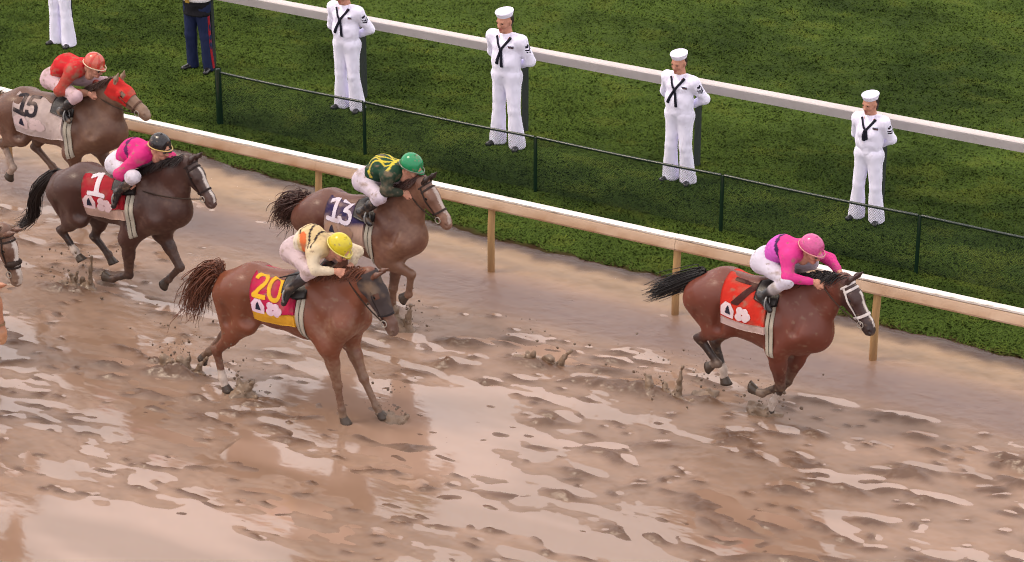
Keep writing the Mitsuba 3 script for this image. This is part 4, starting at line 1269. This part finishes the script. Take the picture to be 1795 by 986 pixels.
# ------------------------------------------------------------------ the field of runners
BLACK, NAVY = lin(30, 26, 28), lin(40, 34, 84)
pose_lead = dict(withers=(.72, 1.60), croup=(-.03, 1.55), poll=(1.38, 1.78), nose=(1.68, 1.38), head=.58, head_yaw=-.12, s=1.03, deep=.05, arm=1.2,
                 rf=[(.72, -.19, .93), (.76, -.15, .49), (.56, -.15, .36), (.42, -.15, .38)], lf=[(.83, .18, .86), (.70, .13, .42), (.56, .12, .16), (.50, .12, -.02)],
                 rh=[(.13, -.19, 1.04), (-.17, -.15, .80), (.04, -.14, .56), (-.09, -.14, .50)], lh=[(.08, .19, .98), (-.15, .15, .64), (-.04, .14, .36), (-.02, .14, .20)],
                 tail=[(-.23, 0, 1.46), (-.40, -.01, 1.36), (-.60, -.02, 1.24), (-.86, -.03, 1.09)], tail_spread=.04, tail_var=.45, tail_curl=.05)
look_lead = dict(coat=lin(116, 56, 40), point=lin(46, 30, 26), hair=lin(24, 18, 20), face=lin(66, 40, 38), muzzle=lin(56, 42, 44), mud=-.02, mud_front=.0, mud_max=.5, socks={'lf': .62, 'lh': .8}, foot=lin(120, 100, 88),
                 blaze=(.17, .56, .016), bridle=lin(232, 222, 220), bridle_width=.026, saddle_cloth=lin(214, 44, 26), band=lin(206, 176, 170), number='7', num_col=lin(70, 22, 20), num_x=[-.26], num_w=2.1,
                 cloth_mud=-.15, emblem=lin(240, 214, 218), cloth_u0=-.36, band_h=.075)
lead = Horse('bay_racehorse', 3.45, -1.70, -.04, pose_lead, look_lead, 3)
tag('bay_racehorse', 'leading bay racehorse in white bridle and red number 7 saddle cloth', 'racehorse', 'racehorses galloping on the muddy track')

pose_20 = dict(withers=(.11, 1.54), croup=(-.74, 1.44), poll=(.80, 1.69), nose=(1.08, 1.13), head=.65, s=.96, arch=.0,
               rf=[(.36, -.19, .85), (.42, -.15, .41), (.46, -.14, .14), (.49, -.14, -.02)], lf=[(.36, .18, .80), (.55, .14, .40), (.70, .13, .13), (.78, .13, -.01)],
               rh=[(-.66, -.19, .88), (-1.08, -.15, .45), (-1.02, -.15, .15), (-.98, -.15, -.01)], lh=[(-.74, .19, .85), (-1.20, .15, .46), (-1.40, .15, .24), (-1.52, .15, .12)],
               tail=[(-1.12, 0, 1.32), (-1.26, 0, 1.22), (-1.38, -.02, 1.02), (-1.46, -.04, .72)], tail_spread=.06, tail_var=.5, tail_curl=.16)
look_20 = dict(tail_n=230, coat=lin(124, 66, 42), point=lin(104, 58, 40), hair=lin(110, 62, 42), face=lin(110, 70, 54), muzzle=lin(110, 82, 72), mud=.02, mud_front=.22, mud_max=.55, socks={'rh': .70}, foot=lin(100, 72, 56),
               bridle=lin(44, 36, 38), saddle_cloth=lin(196, 30, 78), band=lin(222, 160, 44), number='20', num_col=lin(244, 186, 40), num_x=[-.31, -.15], num_w=1.1, cloth_mud=-.2,
               hood=lin(72, 62, 62), hood_mud=.05, hood_end=.40, emblem=lin(242, 208, 226), cup=None)
h20 = Horse('chestnut_racehorse', -.2, -3.80, 0, pose_20, look_20, 8)
tag('chestnut_racehorse', 'chestnut racehorse in grey hood and magenta number 20 saddle cloth', 'racehorse', 'racehorses galloping on the muddy track')

pose_13 = dict(withers=(.68, 1.58), croup=(-.10, 1.50), poll=(1.20, 1.90), nose=(1.52, 1.52), head=.56, head_yaw=-.1, s=.94,
               rf=[(.80, -.19, .95), (1.10, -.15, .83), (1.06, -.14, .58), (.96, -.14, .52)], lf=[(.74, .18, .90), (.68, .14, .46), (.68, .13, .18), (.72, .13, -.02)],
               rh=[(.20, -.19, .98), (.20, -.15, .62), (.46, -.14, .46), (.52, -.14, .34)], lh=[(.0, .19, .95), (-.14, .15, .60), (.06, .14, .34), (.10, .14, .20)],
               tail=[(-.38, 0, 1.34), (-.50, 0, 1.28), (-.60, 0, 1.16), (-.66, .0, 1.0)], tail_spread=.07, tail_var=.4, tail_curl=.09)
look_13 = dict(coat=lin(104, 60, 46), point=lin(70, 50, 44), hair=lin(74, 46, 40), ear=lin(52, 36, 32), face=lin(120, 84, 70), muzzle=lin(140, 106, 92), mud=.22, mud_front=.6, mud_max=.78, mudcol=lin(140, 101, 80),
               blaze=(.12, .58, .024), bridle=lin(60, 48, 44), saddle_cloth=lin(46, 34, 84), band=None, number='13', num_col=lin(236, 224, 240), num_x=[-.31, -.17], num_w=1.15, cloth_mud=-.08, cloth_low=.8,
               emblem=lin(176, 140, 118), cloth_mudcol=lin(200, 166, 146))
h13 = Horse('mud_brown_racehorse', -1.2, -1.85, 0, pose_13, look_13, 14)
tag('mud_brown_racehorse', 'brown racehorse with mud-caked chest and dark blue number 13 saddle cloth', 'racehorse', 'racehorses galloping on the muddy track')

pose_1 = dict(withers=(.57, 1.57), croup=(-.36, 1.46), poll=(1.20, 1.84), nose=(1.51, 1.44), head=.56, head_yaw=-.1, s=.95,
              rf=[(.42, -.19, .80), (.36, -.15, .33), (.12, -.14, .22), (.0, -.14, .21)], lf=[(.60, .18, .78), (.86, .14, .42), (.70, .13, .24), (.60, .13, .16)],
              rh=[(-.27, -.19, .92), (-.56, -.15, .68), (-.40, -.14, .46), (-.32, -.14, .34)], lh=[(-.20, .19, .88), (-.34, .15, .54), (-.15, .14, .36), (-.10, .14, .25)],
              tail=[(-.72, 0, 1.30), (-.92, -.02, 1.12), (-1.05, -.02, .82), (-1.36, -.02, .50)], tail_spread=.03, tail_var=.5, tail_curl=.05)
look_1 = dict(coat=lin(76, 44, 36), point=lin(48, 32, 30), hair=lin(38, 26, 26), face=lin(66, 44, 40), muzzle=lin(96, 70, 64), mud=.05, mud_front=.22, mud_max=.45, mudcol=lin(112, 80, 64), socks={'rh': .75}, foot=lin(72, 54, 46),
              blaze=(.13, .58, .018), bridle=lin(48, 34, 32), saddle_cloth=lin(176, 26, 44), band=lin(196, 160, 146), number='1', num_col=lin(240, 224, 232), num_x=[-.26], num_w=1.4, cloth_mud=-.15, emblem=lin(232, 200, 204))
h1 = Horse('dark_bay_racehorse', -3.8, -2.48, 0, pose_1, look_1, 22)
tag('dark_bay_racehorse', 'dark bay racehorse with white blaze and red number 1 saddle cloth', 'racehorse', 'racehorses galloping on the muddy track')

pose_15 = dict(withers=(.70, 1.60), croup=(-.28, 1.50), poll=(1.21, 1.88), nose=(1.68, 1.58), head=.58, head_yaw=-.05, s=.95,
               rf=[(.62, -.19, .92), (.70, -.15, .50), (.60, -.14, .24), (.66, -.14, .10)], lf=[(.72, .18, .90), (.98, .14, .56), (1.02, .13, .28), (1.12, .13, .16)],
               rh=[(-.16, -.19, .98), (-.47, -.15, .82), (-.35, -.14, .52), (-.45, -.14, .38)], lh=[(-.10, .19, .96), (-.23, .15, .72), (.02, .14, .52), (.14, .14, .42)],
               tail=[(-.60, 0, 1.34), (-.80, -.02, 1.2), (-.98, -.02, 1.0), (-1.2, -.02, .80)], tail_spread=.05, tail_var=.5, tail_curl=.1)
look_15 = dict(coat=lin(104, 68, 52), point=lin(92, 66, 54), hair=lin(78, 54, 46), face=lin(150, 120, 100), muzzle=lin(166, 138, 118), mud=.28, mud_front=.3, mud_max=.7, mudcol=lin(132, 96, 74), socks={'rh': .2},
               ear=lin(160, 134, 112), bridle=lin(110, 80, 66), saddle_cloth=lin(206, 186, 182), band=None, number='15', num_col=lin(40, 34, 42), cloth_u0=-.42, num_x=[-.40, -.28], num_w=1.0, cloth_mud=-.06, cloth_mudcol=lin(170, 146, 134),
               emblem=lin(226, 200, 200), hood=lin(216, 44, 40), hood_mud=-.1, cup=lin(214, 40, 40))
h15 = Horse('red_hooded_racehorse', -6.0, -.95, 0, pose_15, look_15, 31)
tag('red_hooded_racehorse', 'muddy brown racehorse in bright red blinker hood and pale number 15 cloth', 'racehorse', 'racehorses galloping on the muddy track')

pose_e1 = dict(withers=(1.55, 1.60), croup=(.75, 1.54), poll=(2.49, 1.60), nose=(2.63, 1.00), head=.60, s=.95, arch=.0,
               rf=[(1.70, -.19, .92), (1.95, -.15, .60), (1.85, -.14, .34), (1.75, -.14, .25)], lf=[(1.70, .18, .92), (2.0, .14, .55), (1.95, .13, .28), (1.85, .13, .2)],
               rh=[(.90, -.19, .98), (.65, -.15, .62), (.80, -.14, .34), (.86, -.14, .22)], lh=[(.92, .19, .96), (.7, .15, .60), (.9, .14, .32), (.95, .14, .2)],
               tail=[(.42, 0, 1.40), (.25, -.02, 1.25), (.10, -.02, 1.0), (-.10, -.02, .80)])
look_e = dict(coat=lin(120, 82, 66), point=lin(80, 58, 48), hair=lin(90, 62, 50), face=lin(116, 82, 68), muzzle=lin(142, 110, 96), mud=.12, mud_front=.25, mud_max=.6, blaze=(.10, .60, .034), bridle=lin(56, 44, 40),
              roll=lin(66, 52, 46), saddle_cloth=lin(60, 110, 80), band=None, number=None)
e1 = Horse('blazed_racehorse', -5.9, -4.6, 0, pose_e1, look_e, 41)
tag('blazed_racehorse', 'brown racehorse with broad white blaze and dark noseband, head lowered at left edge', 'racehorse', 'racehorses galloping on the muddy track')

look_e2 = dict(look_e, coat=lin(176, 116, 84), face=lin(190, 128, 98), muzzle=lin(206, 150, 112), blaze=None, mud=.0, mud_max=.35, roll=None, bridle=lin(150, 120, 90))
e2 = Horse('sorrel_racehorse', -5.12, -5.79, 0, pose_e1, look_e2, 47)
tag('sorrel_racehorse', 'pale orange muzzle of a sorrel racehorse poking in low at the left edge', 'racehorse', 'racehorses galloping on the muddy track')

hot = lin(232, 62, 150)


def pat_lead(V, a, u, y, c):
    """pink and magenta halves with a row of dark diamonds round the chest"""
    m = (a > .62)[:, None]
    c = np.where(m, hot, c)
    z = (np.abs(a - .60) < .05 * (1 - 1.3 * np.abs(np.mod(y * 9 + u * 4 + .5, 1) - .5))) & (np.abs(y) < .20)
    return np.where(z[:, None], lin(70, 26, 84), c)


def pat_20(V, a, u, y, c):
    """cream and white with an orange sash and black hoops over the shoulders"""
    hoop = ((np.abs(a - .52 - .05 * np.sin(y * 20)) < .022) | (np.abs(a - .68 + y * .4) < .022) | (np.abs(a - .85) < .018)) & (u > -.03) & (np.abs(y) < .22)
    c = np.where((a < .42)[:, None], lin(236, 222, 200), c)
    c = np.where(hoop[:, None], lin(44, 32, 34), c)
    o = (np.hypot((a - .58) * .45, (y + .15)) < .04)
    o |= (np.abs(a - .62 + .5 * (u - .02)) < .035) & (y < -.02) & (u < .09)
    return np.where(o[:, None], lin(232, 120, 66), c)


def pat_13(V, a, u, y, c):
    """dark green with yellow looping braid across the back"""
    t = np.clip((a - .38) / .6, 0, 1)
    s_ = np.zeros(len(V), bool)
    for o in (-.13, -.075, -.02, .05, .11):
        s_ |= (np.abs(y - o * (1.15 - .55 * t) + .02 * np.sin(a * 14 + o * 30)) < .0105) & (a > .34) & (a < .99) & (u > .02)
    s_ |= (np.abs(a - .93) < .03) & (u > .0) & (np.abs(y) < .2)
    return np.where(s_[:, None], lin(226, 206, 66), c)


def pat_1(V, a, u, y, c):
    z = (np.abs(a - .60) < .05 * (1 - 1.3 * np.abs(np.mod(y * 9 + u * 4 + .5, 1) - .5))) & (np.abs(y) < .19)
    return np.where(z[:, None], lin(96, 26, 90), c)


def cap_15(v, c):
    return np.where((np.abs(np.arctan2(v[:, 1], v[:, 0] - .0) % 1.05 - .5) < .2)[:, None], lin(214, 66, 56), lin(222, 110, 92))


jockey('pink_jockey', lead, dict(hip=(.47, 0, 1.78), neck=(.85, 0, 1.96), head=(.955, 0, 1.975), relb=(.84, -.27, 1.76), rhand=(1.09, -.10, 1.70), lelb=(1.05, .24, 1.82), lhand=(1.26, .08, 1.755),
                                 rknee=(.84, -.27, 1.72), rank=(.57, -.28, 1.49), rtoe=(.66, -.31, 1.41), hump=.06, face=(.95, -.12, -.42)),
       dict(tag=('jockey in pink and magenta silks and plain pink helmet, arms stretched out', 'person', 'crouching jockeys'), jacket=lin(222, 92, 200), sleeve=hot, pattern=pat_lead, helmet=lin(222, 92, 158), strap=lin(226, 150, 150),
            breeches=lin(226, 218, 236), mud=-.25, under_mud=.0, rein=lin(70, 52, 44), boot_top=lin(220, 210, 214)), 1)
jockey('cream_jockey', h20, dict(hip=(-.13, 0, 1.76), neck=(.26, 0, 1.87), head=(.385, 0, 1.86), relb=(.25, -.27, 1.70), rhand=(.44, -.09, 1.66), lelb=(.43, .27, 1.74), lhand=(.46, .07, 1.64),
                                 rknee=(.22, -.27, 1.68), rank=(-.04, -.28, 1.43), rtoe=(-.07, -.31, 1.33), hump=.09, face=(.86, -.05, -.62)),
       dict(tag=('jockey in cream silks with orange and black loops and yellow helmet', 'person', 'crouching jockeys'), jacket=lin(228, 200, 150), sleeve=lin(232, 214, 186), pattern=pat_20, helmet=lin(226, 206, 40), strap=lin(240, 222, 120),
            breeches=lin(214, 190, 194), mud=-.12, breech_mud=.12, under_mud=.15, boot_top=lin(60, 54, 58)), 2)
jockey('green_jockey', h13, dict(hip=(.47, 0, 1.77), neck=(.90, 0, 1.95), head=(1.03, 0, 1.985), relb=(.86, -.25, 1.78), rhand=(1.02, -.09, 1.73), rknee=(.80, -.27, 1.70), rank=(.56, -.28, 1.48), hump=.07),
       dict(tag=('jockey in dark green silks with yellow braid and bright green helmet', 'person', 'crouching jockeys'), jacket=lin(30, 70, 50), sleeve=lin(54, 62, 50), pattern=pat_13, helmet=lin(24, 150, 96), strap=lin(120, 130, 110),
            breeches=lin(222, 208, 222), mud=-.1, breech_mud=.05, under_mud=.5), 3)
jockey('black_capped_jockey', h1, dict(hip=(.22, 0, 1.62), neck=(.66, 0, 1.82), head=(.79, 0, 1.88), relb=(.42, -.29, 1.60), rhand=(.52, -.20, 1.46), lelb=(.74, .24, 1.68), lhand=(.86, .08, 1.62), rknee=(.62, -.27, 1.60), rank=(.38, -.28, 1.37),
                                       rtoe=(.36, -.31, 1.27), hump=.07, face=(.97, -.1, -.22)),
       dict(tag=('jockey in pink silks and black helmet with a yellow band', 'person', 'crouching jockeys'), jacket=lin(226, 40, 134), sleeve=lin(232, 60, 132), pattern=pat_1, helmet=lin(34, 28, 34), strap=lin(226, 188, 112),
            breeches=lin(230, 222, 236), mud=-.15, under_mud=.2), 4)
jockey('red_jockey', h15, dict(hip=(.28, 0, 1.76), neck=(.74, 0, 1.97), head=(.895, 0, 1.99), relb=(.58, -.30, 1.72), rhand=(.90, -.09, 1.68), rknee=(.82, -.27, 1.69), rank=(.58, -.28, 1.46), hump=.08),
       dict(tag=('jockey in mud-spattered red silks and red and pink striped helmet', 'person', 'crouching jockeys'), jacket=lin(216, 30, 40), sleeve=lin(186, 74, 62), cuff=lin(170, 130, 104), helmet=lin(224, 80, 70), cap_pattern=cap_15, strap=lin(236, 206, 176),
            breeches=lin(222, 190, 198), mud=-.08, breech_mud=.1, under_mud=.5), 5)

# the whip in the cream jockey's right hand
m_ = tube(spline([(.42, -.12, 1.66), (.16, -.24, 1.64), (-.12, -.33, 1.56)], 10), np.linspace(.012, .007, 10), 6)
tag(add('riding_whip', (h20.w(m_[0]), m_[1]), 'cloth', lin(36, 30, 32)), 'thin black whip held beside the cream jockey\'s thigh', 'whip')

# ------------------------------------------------------------------ the line of service people on the lawn
G = 'sailors lined up along the lawn'
fy = -math.pi / 2
soldier('sailor', -9.57, 3.86, 1.72, fy, 'sailor', ('sailor at far left, only white trouser legs in view at top edge', 'person', G), 1)
soldier('marine', -7.26, 3.98, 1.80, fy, 'soldier', ('person in dark blue dress uniform with white belt and red trouser stripes', 'person'), 2, gaze=-.1)
soldier('sailor_001', -4.60, 3.66, 1.76, fy, 'sailor', ('sailor in whites behind the fence whose cap is cut off by the top edge', 'person', G), 3, gaze=-.15)
soldier('sailor_002', -2.12, 3.58, 1.84, fy, 'sailor', ('tallest sailor in whites, black neckerchief in a wide cross, above the green helmet', 'person', G), 4, gaze=-.2)
soldier('sailor_003', .35, 3.55, 1.71, fy - .06, 'sailor', ('sailor in whites with narrow hanging neckerchief, second from the right', 'person', G), 5, gaze=-.1)
soldier('sailor_004', 2.87, 3.53, 1.63, fy - .05, 'sailor', ('dark haired woman sailor in whites, rightmost in the line', 'person', G), 6, lin(36, 22, 24), True, gaze=-.25)


# ------------------------------------------------------------------ mud thrown up by the hooves
def splash(key, X, Y, parts, label, seed, drops=14, reach=.5):
    drops = drops * 8
    r = np.random.RandomState(seed)
    pr_ = []
    for kind, *q in parts:
        if kind == 'mound':
            x, y, L, h = q
            for n in range(7):
                a = r.uniform(-1, 1)
                pr_.append(P((x + a * L, y + r.normal(0, .05), -.03), (x + a * L + r.normal(0, .06), y + r.normal(0, .04), h * (1 - a * a) * r.uniform(.5, 1)), .05, .022, k=.05))
        else:      # jet: a leaning spout of mud
            x, y, dx, dy, h, rr = q
            p0, p1, p2 = np.array([x, y, -.02]), np.array([x + dx * .4, y + dy * .4, h * .55]), np.array([x + dx, y + dy, h])
            pr_ += [P(p0, p1, rr * 1.1, rr * .6, k=.03), P(p1, p2, rr * .6, rr * .3, k=.03), P(p2, p2, rr * .5, k=.02)]
    L0 = parts[0][3]
    pr_.append(P((parts[0][1] - L0, parts[0][2], -.045), (parts[0][1] + L0, parts[0][2], -.045), .06, k=.04))
    V, F = blob(pr_, .014)
    F = outward(V, F)
    V = wrinkle(V, F, .03, seed, (18, 18, 18))
    n = meshkit.fbm(V * 20, 3, 3)[:, None]
    tag(add(key, (place_at(V, X, Y), F), 'wet_mud', MUD * (.55 + .6 * n)), label, 'mud splash', 'splashes of mud behind the hooves')
    items = []
    for n in range(drops):
        c = np.array([parts[0][1] + r.normal(0, reach * .6), parts[0][2] + r.normal(0, reach * .3), abs(r.normal(.12, .22)) + .03])
        e = trimesh.creation.icosphere(1, .003 + .012 * r.rand() ** 3.5)
        items.append((e.vertices * r.uniform(.6, 1.5, 3) + c, e.faces, DARKMUD))
    m_, cc = cat_mesh(items)
    n = meshkit.fbm(m_[0] * 20, 3, 3)[:, None]
    labels[add(key + '__drops', (place_at(m_[0], X, Y), m_[1]), 'wet_mud', cc * (.7 + .6 * n))] = {'kind': 'stuff'}


splash('mud_splash', 2.75, -1.74, [('mound', 0, 0, .3, .16), ('jet', .22, .05, .04, .0, .34, .035), ('jet', -.05, 0, -.1, 0, .18, .03)], 'tall splash of mud behind the hind hooves of the leading bay', 1)
splash('mud_splash_001', 3.92, -1.60, [('mound', 0, 0, .16, .09)], 'low splash of mud under the forehoof of the leading bay', 2, 8, .3)
splash('mud_splash_002', -1.92, -3.75, [('mound', 0, 0, .26, .14), ('jet', .2, .02, .14, 0, .2, .03), ('jet', -.1, 0, -.12, 0, .12, .03)], 'ragged splash of mud behind the chestnut horse', 3, 16)
splash('mud_splash_003', -1.12, -3.92, [('mound', .08, 0, .14, .15), ('jet', .16, 0, .1, 0, .16, .05)], 'splash of mud at the white hind foot of the chestnut horse', 4, 8, .3)
splash('mud_splash_004', .68, -3.63, [('mound', 0, 0, .1, .07)], 'small splash of mud at the leading forehoof of the chestnut horse', 5, 6, .25)
splash('mud_splash_005', -4.22, -2.62, [('mound', 0, 0, .24, .12), ('jet', .18, .02, .06, 0, .42, .03), ('jet', -.02, 0, .05, 0, .2, .025)], 'splash with a tall spout under the dark bay horse', 6, 18)
splash('mud_splash_006', -.42, -1.72, [('mound', 0, 0, .14, .16), ('jet', -.05, 0, -.04, 0, .36, .04), ('jet', .08, 0, .05, 0, .30, .04)], 'splash of mud under the forehooves of the number 13 horse', 7, 16, .35)
splash('mud_splash_007', 1.28, -1.70, [('mound', 0, 0, .24, .15), ('jet', .26, .03, .14, .02, .2, .035)], 'wave of mud left in the middle of the track', 8, 8)
splash('mud_splash_008', 3.2, -1.55, [('mound', .0, 0, .05, .09)], 'clod of mud flying between the legs of the leading bay', 9, 6, .4)
